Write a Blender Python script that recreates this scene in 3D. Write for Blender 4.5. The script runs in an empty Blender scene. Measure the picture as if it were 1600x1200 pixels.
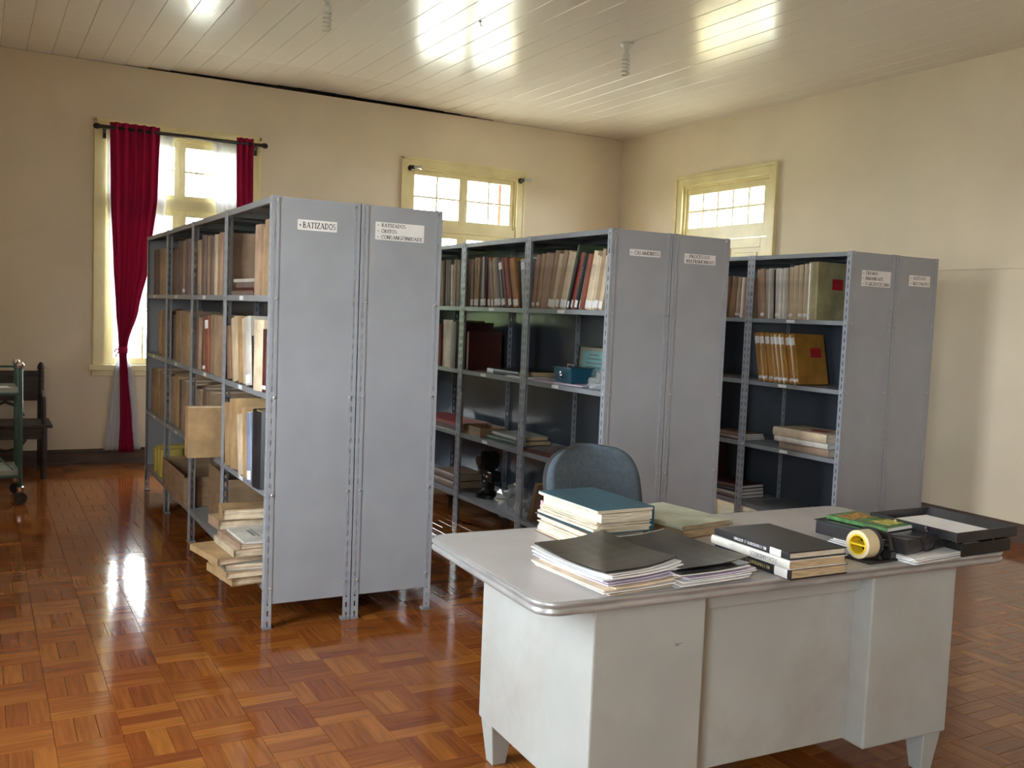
import bpy, math, random
from mathutils import Matrix, Vector
R = random.Random(7)
PI = math.pi
rad = math.radians
SC = bpy.context.scene
COL = SC.collection

# ------------------------------------------------------------------ camera
YAW, PITCH, ROLL, CAMH, FPX = 0.5107, -0.0722, 0.0398, 1.491, 1495.0
fw = Vector((math.sin(YAW)*math.cos(PITCH), math.cos(YAW)*math.cos(PITCH), math.sin(PITCH)))
rt = Vector((math.cos(YAW), -math.sin(YAW), 0))
up = rt.cross(fw)
c_, s_ = math.cos(ROLL), math.sin(ROLL)
rt, up = c_*rt + s_*up, c_*up - s_*rt
cam = bpy.data.cameras.new('camera')
cam.sensor_width = 36.0
cam.lens = 36.0*FPX/1600
cam.clip_start = 0.05
camo = bpy.data.objects.new('camera', cam)
COL.objects.link(camo)
camo.matrix_world = Matrix(((rt.x, up.x, -fw.x, 0), (rt.y, up.y, -fw.y, 0), (rt.z, up.z, -fw.z, CAMH), (0, 0, 0, 1)))
SC.camera = camo

# ------------------------------------------------------------------ world, light, exposure
SKY = 9.0
w = bpy.data.worlds.new('overcast_sky')
SC.world = w
w.use_nodes = True
nt = w.node_tree
bg = nt.nodes['Background']
tc = nt.nodes.new('ShaderNodeTexCoord')
sep = nt.nodes.new('ShaderNodeSeparateXYZ')
rmp = nt.nodes.new('ShaderNodeValToRGB')
nt.links.new(tc.outputs['Generated'], sep.inputs[0])
nt.links.new(sep.outputs['Z'], rmp.inputs[0])
rmp.color_ramp.elements[0].color = (0.93, 0.96, 1.0, 1)
rmp.color_ramp.elements[1].color = (0.80, 0.90, 1.0, 1)
nt.links.new(rmp.outputs[0], bg.inputs['Color'])
bg.inputs['Strength'].default_value = SKY
SC.view_settings.view_transform = 'Standard'
SC.view_settings.look = 'None'
SC.view_settings.gamma = 1
SC.view_settings.use_curve_mapping = False
SC.view_settings.exposure = 2.4
SC.cycles.use_denoising = True
SC.cycles.max_bounces = 10
SC.cycles.diffuse_bounces = 6
SC.cycles.caustics_reflective = False
SC.cycles.caustics_refractive = False

# room: x to the right, y into the depth, z up (metres)
XL, XR, YF, YB, HC = -1.3, 6.538, -2.0, 9.281, 3.547

# ------------------------------------------------------------------ materials
MATS = {}
def mat(name, color, rough=0.5, var=0.06, scale=6.0, bump=0.0, bscale=60.0, metal=0.0, spec=0.5, coords='Object', rnd=0.0, stretch=None, stain=None):
    if name in MATS: return MATS[name]
    m = bpy.data.materials.new(name); MATS[name] = m
    m.use_nodes = True
    t = m.node_tree; N = t.nodes; L = t.links
    b = N['Principled BSDF']
    b.inputs['Roughness'].default_value = rough
    b.inputs['Metallic'].default_value = metal
    b.inputs['Specular IOR Level'].default_value = spec
    tex = N.new('ShaderNodeTexCoord')
    vec = tex.outputs[coords]
    if stretch:
        mp = N.new('ShaderNodeMapping'); mp.inputs['Scale'].default_value = stretch
        L.new(vec, mp.inputs[0]); vec = mp.outputs[0]
    n = N.new('ShaderNodeTexNoise'); n.inputs['Scale'].default_value = scale; n.inputs['Detail'].default_value = 6
    L.new(vec, n.inputs['Vector'])
    r = N.new('ShaderNodeValToRGB')
    lo = [max(0, x*(1-var*2.2)) for x in color]; hi = [min(1, x*(1+var*1.6)) for x in color]
    r.color_ramp.elements[0].position = 0.3; r.color_ramp.elements[1].position = 0.7
    r.color_ramp.elements[0].color = (*lo, 1); r.color_ramp.elements[1].color = (*hi, 1)
    L.new(n.outputs['Fac'], r.inputs[0])
    out = r.outputs[0]
    if stain:
        n2 = N.new('ShaderNodeTexNoise'); n2.inputs['Scale'].default_value = stain[1]; n2.inputs['Detail'].default_value = 8
        n2.inputs['Roughness'].default_value = 0.65
        L.new(vec, n2.inputs['Vector'])
        r2 = N.new('ShaderNodeValToRGB'); r2.color_ramp.elements[0].position = 0.52; r2.color_ramp.elements[1].position = 0.75
        L.new(n2.outputs['Fac'], r2.inputs[0])
        mx = N.new('ShaderNodeMix'); mx.data_type = 'RGBA'
        L.new(r2.outputs[0], mx.inputs['Factor']); L.new(out, mx.inputs['A']); mx.inputs['B'].default_value = (*stain[0], 1)
        out = mx.outputs['Result']
    if rnd:
        oi = N.new('ShaderNodeObjectInfo')
        hs = N.new('ShaderNodeHueSaturation')
        mr = N.new('ShaderNodeMapRange'); mr.inputs['To Min'].default_value = 1-rnd; mr.inputs['To Max'].default_value = 1+rnd
        L.new(oi.outputs['Random'], mr.inputs['Value']); L.new(mr.outputs[0], hs.inputs['Value']); L.new(out, hs.inputs['Color'])
        out = hs.outputs[0]
    L.new(out, b.inputs['Base Color'])
    if bump:
        nb = N.new('ShaderNodeTexNoise'); nb.inputs['Scale'].default_value = bscale; nb.inputs['Detail'].default_value = 4
        L.new(vec, nb.inputs['Vector'])
        bp = N.new('ShaderNodeBump'); bp.inputs['Strength'].default_value = bump; bp.inputs['Distance'].default_value = 0.004
        L.new(nb.outputs['Fac'], bp.inputs['Height']); L.new(bp.outputs[0], b.inputs['Normal'])
    return m

M = {}
M['wall'] = mat('wall_paint', (0.70, 0.605, 0.465), 0.75, 0.035, 1.2, 0.15, 35)
M['roof'] = mat('attic_dark', (0.07, 0.065, 0.06), 0.9, 0.2, 8)
M['cream'] = mat('cream_gloss_paint', (0.74, 0.65, 0.37), 0.35, 0.05, 4)
M['baseboard'] = mat('baseboard_wood', (0.085, 0.05, 0.035), 0.5, 0.25, 5, stretch=(1, 1, 8))
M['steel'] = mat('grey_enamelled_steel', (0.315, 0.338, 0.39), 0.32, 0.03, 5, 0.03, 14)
M['steel_in_shaded'] = mat('grey_steel_inside_shaded', (0.075, 0.088, 0.112), 0.2, 0.05, 3, 0.03, 6)  # same grey paint, darkened to put the shade of the shelf interior into it
M['steel_shelf_shaded'] = mat('grey_steel_shelf_shaded', (0.25, 0.27, 0.30), 0.3, 0.05, 5)  # end panel enamel again, a step darker to paint in shade between shelves
M['bolt'] = mat('zinc_bolt', (0.55, 0.56, 0.57), 0.3, 0.05, 20, metal=0.8)
M['foot'] = mat('grey_plastic_foot', (0.22, 0.23, 0.25), 0.5)
M['paper'] = mat('white_paper', (0.80, 0.80, 0.82), 0.7, 0.03, 10)
M['ink'] = mat('black_ink', (0.035, 0.035, 0.045), 0.7, 0.1)
M['greyink'] = mat('grey_ink', (0.22, 0.22, 0.24), 0.7, 0.1)
M['goldink'] = mat('gold_foil', (0.62, 0.50, 0.22), 0.45, 0.1)
M['red_label'] = mat('red_label_paper', (0.42, 0.015, 0.025), 0.5, 0.12, 20)
M['desktop'] = mat('grey_laminate', (0.47, 0.45, 0.46), 0.33, 0.04, 4, 0.02, 30, stain=((0.40, 0.375, 0.375), 2.2))
M['rim'] = mat('worn_aluminium_rim', (0.42, 0.42, 0.43), 0.30, 0.10, 8, metal=0.45, stretch=(1, 1, 6))
M['desk'] = mat('grey_green_enamel', (0.40, 0.415, 0.41), 0.5, 0.05, 3, 0.04, 20, stain=((0.33, 0.31, 0.29), 1.6))
M['black'] = mat('black_plastic', (0.016, 0.015, 0.015), 0.3, 0.2)
M['smoke'] = mat('smoked_plastic', (0.040, 0.038, 0.042), 0.22, 0.25, 3)
M['xerox'] = mat('photocopied_dark_cover', (0.030, 0.027, 0.024), 0.28, 0.55, 5)
M['fabric'] = mat('grey_blue_upholstery', (0.085, 0.115, 0.15), 0.9, 0.08, 60, 0.4, 220)
M['rubber'] = mat('dark_rubber', (0.02, 0.02, 0.022), 0.6)
M['chrome'] = mat('chrome', (0.75, 0.75, 0.75), 0.15, 0.02, metal=1.0)
M['teal'] = mat('teal_enamel', (0.015, 0.085, 0.14), 0.4, 0.1, 6)
M['darkwood'] = mat('dark_stained_wood', (0.030, 0.020, 0.018), 0.4, 0.35, 5, stretch=(1, 1, 9))
M['cartgreen'] = mat('green_enamelled_tube', (0.055, 0.13, 0.115), 0.35, 0.12, 9)
M['enamel'] = mat('pale_enamel_tray', (0.40, 0.44, 0.41), 0.35, 0.06, 9)
M['rodwood'] = mat('dark_rod_wood', (0.022, 0.014, 0.013), 0.35, 0.2)
M['kraft'] = mat('cardboard', (0.30, 0.19, 0.11), 0.75, 0.12, 7, 0.1, 40, stretch=(1, 1, 5))
M['tape'] = mat('cream_tape', (0.66, 0.56, 0.36), 0.35, 0.05, 10)
M['yellow'] = mat('yellow_plastic', (0.72, 0.50, 0.02), 0.4)
M['white_plastic'] = mat('white_plastic', (0.72, 0.72, 0.70), 0.4, 0.03)
M['pvc_edge'] = M['white_plastic']
M['shutter'] = mat('red_brown_shutter_paint', (0.30, 0.09, 0.06), 0.5, 0.15, 6)
M['ground'] = mat('garden_ground', (0.36, 0.34, 0.27), 0.9, 0.3, 0.8)
M['veranda'] = mat('veranda_plaster', (0.70, 0.62, 0.42), 0.8)
M['pink'] = mat('pink_tag', (0.75, 0.35, 0.45), 0.6)
M['cyanpaper'] = mat('cyan_paper', (0.30, 0.62, 0.66), 0.5, 0.08)
M['matboard'] = mat('mat_board', (0.50, 0.48, 0.42), 0.7)
M['greencover'] = mat('green_printed_cover', (0.06, 0.17, 0.05), 0.35, 0.3, 25)
M['orangeprint'] = mat('orange_print', (0.45, 0.22, 0.05), 0.4, 0.5, 60)
M['yellowprint'] = mat('yellow_print', (0.55, 0.50, 0.10), 0.4, 0.4, 60)
M['lilac'] = mat('lilac_sheets', (0.62, 0.55, 0.68), 0.7, 0.05)
M['oldpaper'] = mat('cream_sheets', (0.72, 0.60, 0.46), 0.8, 0.08, 20)
M['pages'] = mat('aged_page_block', (0.58, 0.43, 0.27), 0.85, 0.22, 14, 0.5, 40, stretch=(1, 1, 30))
M['pages_pale'] = mat('pale_page_block', (0.70, 0.62, 0.50), 0.85, 0.15, 14, 0.5, 40, stretch=(1, 1, 30))
M['socket'] = mat('white_lamp_socket', (0.66, 0.66, 0.62), 0.3, 0.03)
M['bulbglass'] = mat('frosted_spiral_tube', (0.62, 0.60, 0.53), 0.35, 0.03)

# covers of the books: one colour each, slightly different from book to book
COV = {
 'T': ('tan', (0.34, 0.235, 0.15)), 'C': ('cream', (0.60, 0.49, 0.35)), 'B': ('brown', (0.20, 0.115, 0.07)),
 'R': ('brick red', (0.24, 0.075, 0.045)), 'D': ('black', (0.018, 0.017, 0.02)), 'M': ('mauve brown', (0.16, 0.11, 0.097)),
 'O': ('orange brown', (0.36, 0.165, 0.045)), 'Y': ('mustard', (0.40, 0.20, 0.035)), 'G': ('dark green', (0.05, 0.075, 0.04)),
 'E': ('red', (0.30, 0.02, 0.02)), 'S': ('grey blue', (0.24, 0.30, 0.32)), 'W': ('white', (0.66, 0.64, 0.60)),
 'K': ('khaki', (0.33, 0.29, 0.16)), 'P': ('pinkish tan', (0.37, 0.25, 0.18)), 'N': ('pale grey', (0.46, 0.43, 0.39)),
 'L': ('light kraft', (0.44, 0.29, 0.15)), 'A': ('maroon', (0.085, 0.022, 0.018)), 'V': ('olive', (0.13, 0.13, 0.075)),
 'Q': ('teal blue', (0.02, 0.085, 0.13)), 'F': ('pale green', (0.50, 0.53, 0.42)), 'U': ('blue and white', (0.20, 0.24, 0.36)),
}
CM = {}
for k, (nm, cc) in COV.items():
    CM[k] = mat('cover_' + nm.replace(' ', '_'), cc, 0.45 if k in 'DEASQYK' else 0.62, 0.13, 9, 0.12, 60, rnd=0.13)
M['olive'] = CM['V']

def glass_mat():
    m = bpy.data.materials.new('window_glass'); m.use_nodes = True
    t = m.node_tree; t.nodes.remove(t.nodes['Principled BSDF'])
    tr = t.nodes.new('ShaderNodeBsdfTransparent'); gl = t.nodes.new('ShaderNodeBsdfGlossy'); gl.inputs['Roughness'].default_value = 0.02
    fr = t.nodes.new('ShaderNodeFresnel'); fr.inputs['IOR'].default_value = 1.45
    tr.inputs['Color'].default_value = (0.95, 0.97, 0.96, 1)
    mx = t.nodes.new('ShaderNodeMixShader')
    ge = t.nodes.new('ShaderNodeNewGeometry'); sb = t.nodes.new('ShaderNodeMath'); sb.operation = 'SUBTRACT'; sb.inputs[0].default_value = 1.0
    ml = t.nodes.new('ShaderNodeMath'); ml.operation = 'MULTIPLY'      # one reflection per pane: none at the face where the ray leaves
    t.links.new(ge.outputs['Backfacing'], sb.inputs[1]); t.links.new(sb.outputs[0], ml.inputs[0]); t.links.new(fr.outputs[0], ml.inputs[1])
    t.links.new(ml.outputs[0], mx.inputs[0]); t.links.new(tr.outputs[0], mx.inputs[1]); t.links.new(gl.outputs[0], mx.inputs[2])
    t.links.new(mx.outputs[0], t.nodes['Material Output'].inputs['Surface'])
    return m
M['glass'] = glass_mat()

def cloth_mat(name, color, transl, transp):
    m = bpy.data.materials.new(name); m.use_nodes = True
    t = m.node_tree; t.nodes.remove(t.nodes['Principled BSDF'])
    df = t.nodes.new('ShaderNodeBsdfDiffuse'); df.inputs['Color'].default_value = (*color, 1)
    tl = t.nodes.new('ShaderNodeBsdfTranslucent'); tl.inputs['Color'].default_value = (*color, 1)
    tp = t.nodes.new('ShaderNodeBsdfTransparent')
    m1 = t.nodes.new('ShaderNodeMixShader'); m1.inputs[0].default_value = transl
    m2 = t.nodes.new('ShaderNodeMixShader'); m2.inputs[0].default_value = transp
    t.links.new(df.outputs[0], m1.inputs[1]); t.links.new(tl.outputs[0], m1.inputs[2])
    t.links.new(m1.outputs[0], m2.inputs[1]); t.links.new(tp.outputs[0], m2.inputs[2])
    t.links.new(m2.outputs[0], t.nodes['Material Output'].inputs['Surface'])
    return m
M['redcloth'] = cloth_mat('crimson_curtain_cloth', (0.42, 0.025, 0.085), 0.35, 0.0)
M['sheer'] = cloth_mat('white_sheer_cloth', (0.74, 0.74, 0.76), 0.40, 0.08)
M['plasticbag'] = cloth_mat('clear_crumpled_plastic', (0.62, 0.65, 0.68), 0.3, 0.45)
def gloss_over(m, fac=0.25):
    t = m.node_tree; out = t.nodes['Material Output']; src = out.inputs['Surface'].links[0].from_socket
    g = t.nodes.new('ShaderNodeBsdfGlossy'); g.inputs['Roughness'].default_value = 0.12
    mx = t.nodes.new('ShaderNodeMixShader'); mx.inputs[0].default_value = fac
    t.links.new(src, mx.inputs[1]); t.links.new(g.outputs[0], mx.inputs[2]); t.links.new(mx.outputs[0], out.inputs['Surface'])
gloss_over(M['plasticbag'])

def parquet_mat(name, per_object):
    m = bpy.data.materials.new(name); m.use_nodes = True
    t = m.node_tree; N = t.nodes; L = t.links; b = N['Principled BSDF']
    b.inputs['Roughness'].default_value = 0.10
    b.inputs['Specular IOR Level'].default_value = 0.5
    if per_object: rn = N.new('ShaderNodeObjectInfo').outputs['Random']
    else: rn = N.new('ShaderNodeNewGeometry').outputs['Random Per Island']
    uv = N.new('ShaderNodeTexCoord').outputs['UV']
    add = N.new('ShaderNodeVectorMath'); add.operation = 'ADD'
    mul = N.new('ShaderNodeMath'); mul.operation = 'MULTIPLY'; mul.inputs[1].default_value = 57.0
    L.new(rn, mul.inputs[0]); L.new(uv, add.inputs[0]); L.new(mul.outputs[0], add.inputs[1])
    mp = N.new('ShaderNodeMapping'); mp.inputs['Scale'].default_value = (4.5, 60, 1); L.new(add.outputs[0], mp.inputs[0])
    n = N.new('ShaderNodeTexNoise'); n.inputs['Scale'].default_value = 1.0; n.inputs['Detail'].default_value = 5; L.new(mp.outputs[0], n.inputs['Vector'])
    r1 = N.new('ShaderNodeValToRGB')
    e = r1.color_ramp.elements
    e[0].color = (0.175, 0.048, 0.014, 1); e[1].color = (0.315, 0.115, 0.023, 1)
    for pos, cl in ((0.15, (0.200, 0.057, 0.014)), (0.5, (0.222, 0.067, 0.015)), (0.85, (0.262, 0.088, 0.018))):
        x = e.new(pos); x.color = (*cl, 1)
    L.new(rn, r1.inputs[0])
    r2 = N.new('ShaderNodeValToRGB'); r2.color_ramp.elements[0].position = 0.32; r2.color_ramp.elements[1].position = 0.62
    r2.color_ramp.elements[0].color = (0.72, 0.66, 0.6, 1); r2.color_ramp.elements[1].color = (1.12, 1.1, 1.05, 1)
    L.new(n.outputs['Fac'], r2.inputs[0])
    mx = N.new('ShaderNodeMix'); mx.data_type = 'RGBA'; mx.blend_type = 'MULTIPLY'; mx.inputs['Factor'].default_value = 0.8
    L.new(r1.outputs[0], mx.inputs['A']); L.new(r2.outputs[0], mx.inputs['B'])
    L.new(mx.outputs['Result'], b.inputs['Base Color'])
    oc = N.new('ShaderNodeTexCoord').outputs['Object'] if not per_object else add.outputs[0]
    nb = N.new('ShaderNodeTexNoise'); nb.inputs['Scale'].default_value = 14; L.new(oc, nb.inputs['Vector'])
    bp = N.new('ShaderNodeBump'); bp.inputs['Strength'].default_value = 0.10; bp.inputs['Distance'].default_value = 0.004
    L.new(nb.outputs['Fac'], bp.inputs['Height']); L.new(bp.outputs[0], b.inputs['Normal'])
    return m
M['parquet'] = parquet_mat('varnished_parquet', False)
M['parquet_one'] = parquet_mat('varnished_parquet_slat', True)
M['subfloor'] = mat('dark_joint_filler', (0.03, 0.014, 0.008), 0.6)

def ceiling_mat():
    m = bpy.data.materials.new('white_plank_gloss'); m.use_nodes = True
    t = m.node_tree; N = t.nodes; L = t.links; b = N['Principled BSDF']
    b.inputs['Base Color'].default_value = (0.79, 0.74, 0.685, 1)
    b.inputs['Roughness'].default_value = 0.19
    b.inputs['Specular IOR Level'].default_value = 0.5
    tc = N.new('ShaderNodeTexCoord')
    wv = N.new('ShaderNodeTexWave'); wv.wave_type = 'BANDS'; wv.bands_direction = 'X'; wv.inputs['Scale'].default_value = 16.0
    L.new(tc.outputs['Object'], wv.inputs['Vector'])
    bp = N.new('ShaderNodeBump'); bp.inputs['Strength'].default_value = 0.05; bp.inputs['Distance'].default_value = 0.003
    L.new(wv.outputs['Fac'], bp.inputs['Height'])
    n = N.new('ShaderNodeTexNoise'); n.inputs['Scale'].default_value = 2.2
    L.new(tc.outputs['Object'], n.inputs['Vector'])
    b2 = N.new('ShaderNodeBump'); b2.inputs['Strength'].default_value = 0.12; b2.inputs['Distance'].default_value = 0.02
    L.new(n.outputs['Fac'], b2.inputs['Height']); L.new(bp.outputs[0], b2.inputs['Normal']); L.new(b2.outputs[0], b.inputs['Normal'])
    return m
M['plank'] = ceiling_mat()

# ------------------------------------------------------------------ mesh helpers
class MB:
    def __init__(s): s.v = []; s.f = []; s.T = Matrix.Identity(4)
    def add(s, vs, fs):
        o = len(s.v)
        s.v += [tuple(s.T @ Vector(p)) for p in vs]
        s.f += [tuple(i+o for i in q) for q in fs]
        return s
    def box(s, x0, x1, y0, y1, z0, z1):
        return s.add([(x0, y0, z0), (x1, y0, z0), (x1, y1, z0), (x0, y1, z0), (x0, y0, z1), (x1, y0, z1), (x1, y1, z1), (x0, y1, z1)],
                     [(3, 2, 1, 0), (4, 5, 6, 7), (0, 1, 5, 4), (1, 2, 6, 5), (2, 3, 7, 6), (3, 0, 4, 7)])
    def quad(s, a, b, c, d): return s.add([a, b, c, d], [(0, 1, 2, 3)])
    def prism(s, poly, z0, z1):                       # polygon in xy, counter-clockwise
        n = len(poly)
        return s.add([(x, y, z0) for x, y in poly] + [(x, y, z1) for x, y in poly],
                     [tuple(range(n-1, -1, -1)), tuple(range(n, 2*n))] + [(i, (i+1) % n, (i+1) % n+n, i+n) for i in range(n)])
    def tube(s, pts, r, n=8, cap=True):
        pts = [Vector(p) for p in pts]; m = len(pts); vs = []; fs = []
        rr = r if isinstance(r, (list, tuple)) else [r]*m
        ref = None
        for i, p in enumerate(pts):
            d = (pts[min(i+1, m-1)] - pts[max(i-1, 0)]).normalized()
            if ref is None: ref = Vector((0, 0, 1)) if abs(d.z) < 0.9 else Vector((1, 0, 0))
            a = d.cross(ref).normalized(); b = a.cross(d).normalized(); ref = b
            for k in range(n):
                t = 2*PI*k/n
                vs.append(tuple(p + rr[i]*(math.cos(t)*a + math.sin(t)*b)))
        for i in range(m-1):
            for k in range(n):
                k2 = (k+1) % n
                fs.append((i*n+k, i*n+k2, (i+1)*n+k2, (i+1)*n+k))
        if cap: fs += [tuple(range(n-1, -1, -1)), tuple(range((m-1)*n, m*n))]
        return s.add(vs, fs)
    def lathe(s, prof, n=16, c=(0, 0, 0)):            # profile (r, z)
        vs = []; fs = []
        for r, z in prof:
            for k in range(n):
                t = 2*PI*k/n; vs.append((c[0]+r*math.cos(t), c[1]+r*math.sin(t), c[2]+z))
        for i in range(len(prof)-1):
            for k in range(n):
                k2 = (k+1) % n
                fs.append((i*n+k, i*n+k2, (i+1)*n+k2, (i+1)*n+k))
        fs += [tuple(range(n-1, -1, -1)), tuple(range((len(prof)-1)*n, len(prof)*n))]
        return s.add(vs, fs)
    def mesh(s, name, m, smooth=False):
        me = bpy.data.meshes.new(name); me.from_pydata(s.v, [], s.f); me.update()
        if m: me.materials.append(m)
        if smooth:
            for p in me.polygons: p.use_smooth = True
        return me
    def build(s, name, m, parent=None, smooth=False, bevel=0, loc=None, seg=2):
        return link(name, s.mesh(name, m, smooth), parent, bevel, loc, seg)

def link(name, me, parent=None, bevel=0, loc=None, seg=2):
    o = bpy.data.objects.new(name, me); COL.objects.link(o)
    if parent: o.parent = parent
    if loc: o.location = loc
    if bevel:
        b = o.modifiers.new('bevel', 'BEVEL'); b.width = bevel; b.segments = seg; b.limit_method = 'ANGLE'
    return o
def tag(o, label, cat, group=None):
    o['label'] = label; o['category'] = cat
    if group: o['group'] = group
    return o
def thing(name, label, cat, loc=(0, 0, 0), rz=0, group=None):
    o = bpy.data.objects.new(name, None); COL.objects.link(o); o.empty_display_size = 0.1
    o.location = loc; o.rotation_euler = (0, 0, rz)
    return tag(o, label, cat, group)
def struct(o): o['kind'] = 'structure'; return o
def sempty(name, loc, rz=0):
    o = bpy.data.objects.new(name, None); COL.objects.link(o); o.location = loc; o.rotation_euler = (0, 0, rz)
    return struct(o)

# ------------------------------------------------------------------ room shell
# floor: basket-weave parquet, blocks of 21 cm made of three slats
GX, GY, BL = 0.646, 3.205, 0.21
floor = struct(MB().box(XL-0.2, XR+0.3, YF-0.2, YB+0.3, -0.06, -0.012).build('floor', M['subfloor']))
def project(p):
    d = Vector(p) - Vector((0, 0, CAMH)); z = d.dot(fw)
    return (800+FPX*d.dot(rt)/z, 600-FPX*d.dot(up)/z) if z > 0.1 else (-1e4, -1e4)
slats = []
for i in range(int((XL-GX)//BL), int((XR-GX)//BL)+1):
    for j in range(int((YF-GY)//BL), int((YB-GY)//BL)+1):
        along_y = (i+j-1) % 2 == 0
        for k in range(3):
            cx = GX+i*BL + (0.035+0.07*k if along_y else 0.105)
            cy = GY+j*BL + (0.105 if along_y else 0.035+0.07*k)
            if XL < cx < XR and YF < cy < YB: slats.append((cx, cy, along_y))
def in_view(c):
    x, y = project((c[0], c[1], 0))
    if not (-30 < x < 1630 and y < 1225): return False
    if 1.35 < c[0] < 3.2 and 2.0 < c[1] < 2.95: return c[0] < 1.6 and False
    if x > 735 and y > 830 and x < 1490: return False
    return True
near = sorted([c for c in slats if in_view(c)], key=lambda c: c[0]**2+c[1]**2)[:298]
nset = set(near)
def slat_geo(L, W, h=0.012, ch=0.0012):
    l, w = L/2-0.0005, W/2-0.0005
    v = [(-l, -w, -h), (l, -w, -h), (l, w, -h), (-l, w, -h), (-l, -w, -ch), (l, -w, -ch), (l, w, -ch), (-l, w, -ch),
         (-l+ch, -w+ch, 0), (l-ch, -w+ch, 0), (l-ch, w-ch, 0), (-l+ch, w-ch, 0)]
    f = [(0, 1, 5, 4), (1, 2, 6, 5), (2, 3, 7, 6), (3, 0, 4, 7), (4, 5, 9, 8), (5, 6, 10, 9), (6, 7, 11, 10), (7, 4, 8, 11), (8, 9, 10, 11)]
    return v, f
SV, SF = slat_geo(BL, 0.07)
def uv_set(me, coords):
    uvl = me.uv_layers.new(name='UVMap')
    flat = []
    for lp in me.loops: flat += coords[lp.vertex_index]
    uvl.data.foreach_set('uv', flat)
sm = bpy.data.meshes.new('parquet_slat'); sm.from_pydata(SV, [], SF); sm.materials.append(M['parquet_one']); uv_set(sm, [(a, b) for a, b, c in SV])
for cx, cy, ay in near:
    o = bpy.data.objects.new('parquet_slat', sm); COL.objects.link(o); o.parent = floor
    o.location = (cx, cy, R.uniform(-0.0003, 0.0003))
    o.rotation_euler = (R.uniform(-1, 1)*0.0018, R.uniform(-1, 1)*0.0012, PI/2 if ay else 0)
vs, fs, uvs = [], [], []
for c in slats:
    if c in nset: continue
    cx, cy, ay = c; o = len(vs); tx, ty = R.uniform(-1, 1)*0.0018, R.uniform(-1, 1)*0.0012; dz = R.uniform(-0.0003, 0.0003)
    for a, b, z in SV:
        zz = z + dz + a*ty + b*tx
        vs.append((cx-b, cy+a, zz) if ay else (cx+a, cy+b, zz)); uvs.append((a+cx*3, b+cy*7))
    fs += [tuple(q+o for q in f) for f in SF]
pm = bpy.data.meshes.new('parquet'); pm.from_pydata(vs, [], fs); pm.materials.append(M['parquet']); uv_set(pm, uvs)
po = link('parquet', pm, floor); po['kind'] = 'stuff'

# walls with openings
def wall(name, u0, u1, z0, z1, th, holes, to, m):
    us = sorted({u0, u1, *[h[0] for h in holes], *[h[1] for h in holes]}); zs = sorted({z0, z1, *[h[2] for h in holes], *[h[3] for h in holes]})
    b = MB()
    inside = lambda u, z: any(h[0] < u < h[1] and h[2] < z < h[3] for h in holes)
    for a, c in zip(us, us[1:]):
        for d, e in zip(zs, zs[1:]):
            if inside((a+c)/2, (d+e)/2): continue
            b.quad(to(a, 0, d), to(c, 0, d), to(c, 0, e), to(a, 0, e))
            b.quad(to(a, th, d), to(a, th, e), to(c, th, e), to(c, th, d))
    for h in holes:
        b.quad(to(h[0], 0, h[2]), to(h[0], th, h[2]), to(h[1], th, h[2]), to(h[1], 0, h[2]))
        b.quad(to(h[0], 0, h[3]), to(h[1], 0, h[3]), to(h[1], th, h[3]), to(h[0], th, h[3]))
        b.quad(to(h[0], 0, h[2]), to(h[0], 0, h[3]), to(h[0], th, h[3]), to(h[0], th, h[2]))
        b.quad(to(h[1], 0, h[2]), to(h[1], th, h[2]), to(h[1], th, h[3]), to(h[1], 0, h[3]))
    b.quad(to(u0, 0, z1), to(u1, 0, z1), to(u1, th, z1), to(u0, th, z1))
    return struct(b.build(name, m))
WT = 0.28
WW, WZ0, WZ1 = 1.27, 0.90, 2.97         # clear opening of a window
W1, W2 = 0.99, 3.89                     # opening starts, back wall
LW = (2.30, -1.30)                      # opening starts, wall with the two windows beside the desk
D0, D1, DZ = 6.82, 8.10, 2.91
wall('wall_back', XL-WT, XR+WT, -0.06, 3.558, WT, [(W1, W1+WW, WZ0, WZ1), (W2, W2+WW, WZ0, WZ1)], lambda u, d, z: (u, YB+d, z), M['wall'])
wall('wall_right', YF-WT, YB, -0.06, 3.60, WT, [(D0, D1, -0.01, DZ)], lambda u, d, z: (XR+d, u, z), M['wall'])
wall('wall_left', YF-WT, YB, -0.06, 3.60, WT, [(a, a+WW, WZ0, WZ1) for a in LW], lambda u, d, z: (XL-d, u, z), M['wall'])
wall('wall_front', XL-WT, XR+WT, -0.06, 3.60, WT, [], lambda u, d, z: (u, YF-d, z), M['wall'])
struct(MB().box(XL-0.4, XR+0.4, YF-0.4, YB+0.4, 3.80, 3.9).box(XL-0.4, XR+0.4, YB+0.28, YB+0.4, 3.4, 3.8)
       .box(XL-0.4, XL-0.28, YF-0.4, YB+0.4, 3.4, 3.8).box(XR+0.28, XR+0.4, YF-0.4, YB+0.4, 3.4, 3.8).box(XL-0.4, XR+0.4, YF-0.4, YF-0.28, 3.4, 3.8)
       .build('roof', M['roof']))
struct(MB().box(XL, XR, YB-0.018, YB, 0, 0.125).box(XL, XR, YB-0.012, YB, 0.125, 0.14).box(XL, XR, YB-0.03, YB-0.018, 0, 0.02).build('baseboard_back', M['baseboard']))
struct(MB().box(XR-0.018, XR, YF, D0-0.09, 0, 0.14).box(XR-0.018, XR, D1+0.09, YB, 0, 0.14).build('baseboard_right', M['baseboard']))
struct(MB().box(XL, XL+0.018, YF, YB, 0, 0.14).build('baseboard_left', M['baseboard']))
struct(MB().box(XL, W1-0.1, YB-0.003, YB, 1.97, 1.99).box(W1+WW+0.1, W2-0.1, YB-0.003, YB, 1.97, 1.99).build('trim_1', M['wall']))
struct(MB().box(XR-0.012, XR, YF, D0-0.12, 1.968, 1.988).build('trim_2', M['wall']))

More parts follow.
